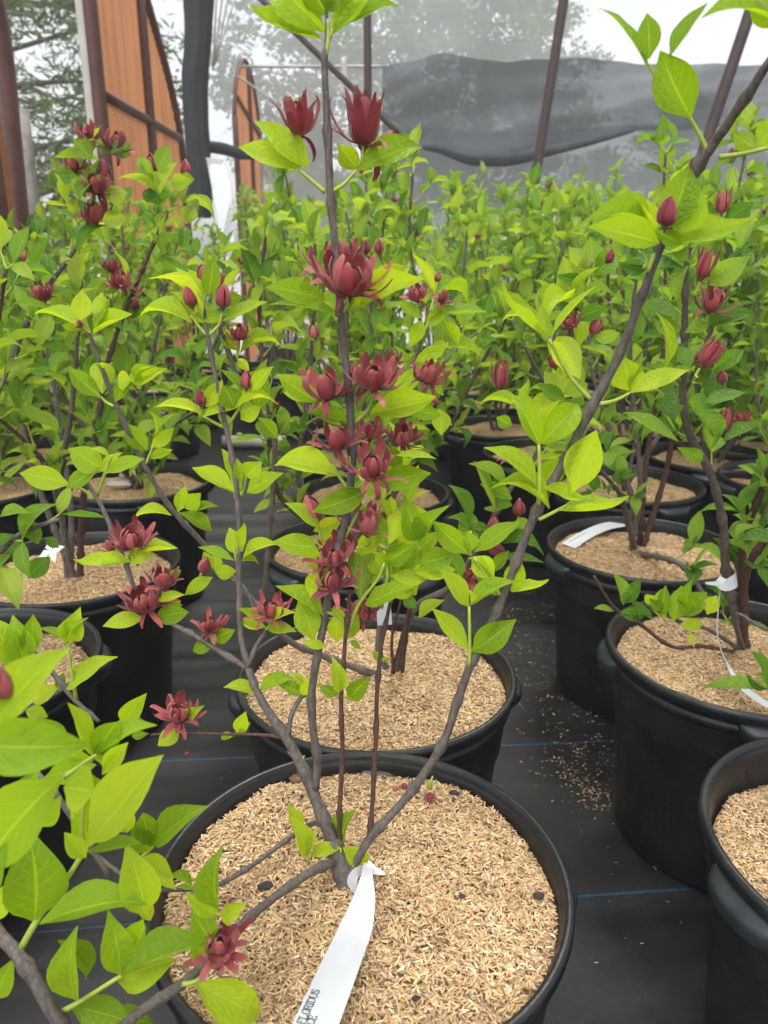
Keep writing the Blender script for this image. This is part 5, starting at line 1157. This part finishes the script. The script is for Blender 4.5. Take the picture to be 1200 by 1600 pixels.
while y < 6.6:
    half = .56 * y + .25
    x = -half + (row % 2) * .2
    while x < half:
        xx = x + rr.uniform(-.05, .05); yy = y + rr.uniform(-.05, .05)
        aisle = abs(xx + .17 * yy + .02) < .20 and yy < 4.6
        if xx > -1.2 - .0 * yy and not aisle: spots.append((xx, yy))
        x += .56
    y += .52; row += 1
for q in [(-.90, 2.84), (-1.2, 2.2), (-1.22, 2.66), (-1.2, 3.15), (-.98, 3.32), (-1.2, 3.65), (-1.0, 3.86), (-1.2, 4.2), (-1.05, 4.5), (-1.2, 5.0), (-.6, 5.0), (-1.2, 5.6)]:
    if all((q[0] - p[0]) ** 2 + (q[1] - p[1]) ** 2 > .15 for p in spots): spots.append(q)
spots += [(.64 + .62, 2.3), (1.25, 1.75), (1.28, 2.8)]
ROWN = ['first', 'second', 'third', 'fourth', 'fifth', 'sixth', 'seventh', 'eighth', 'ninth']
nearrows = {}
for q in spots:
    if q[1] < 3.9: nearrows.setdefault(max(0, round((q[1] - 2.62) / .52)) if q not in spots[-3:] else 9, []).append(q)
NEARLAB = {}
for rw, L_ in nearrows.items():
    for k_, q in enumerate(sorted(L_)):
        NEARLAB[q] = f'{ROWN[k_]} from the left in the {ROWN[rw]} row of the back block' if rw != 9 else ['at the right edge beside the tagged pot', 'at the right edge behind the tagged pot', 'at the right edge, two rows behind the tagged pot'][k_]
for i, (x, y) in enumerate(spots):
    near = y < 3.9
    fam = protos_mid if near else protos_far; k = rr.randrange(3); pr = fam[k]; sc = rr.uniform(.78, 1.12) * (1.04 if y > 4.5 else 1)
    lab = 'leafy green sweetshrub in the crowded back rows of pots' if not near else 'green sweetshrub, ' + NEARLAB[(x, y)]
    if pr.name not in used:
        used.add(pr.name); pr.location = (x, y, .335); pr.rotation_euler = (0, 0, rr.random() * 6); pr.scale = (sc,) * 3; pr['label'] = lab; pr['group'] = GB + (' nearer block' if near else '')
    else: place_proto(pr, (x, y, .335), rr.random() * 6, sc, lab, GB + (' nearer block' if near else ''))
    pot((x, y), 'black nursery pot under the crowded back row shrubs' if not near else 'black pot, ' + NEARLAB[(x, y)], rr.random() * 6, 2 if y < 3.6 else 0, 0, 'black pots of the back rows' + (' nearer block' if near else ''))
for p in protos_mid + protos_far:
    if p.name not in used:
        for c in CH.get(p.name, []): bpy.data.objects.remove(c)
        bpy.data.objects.remove(p)
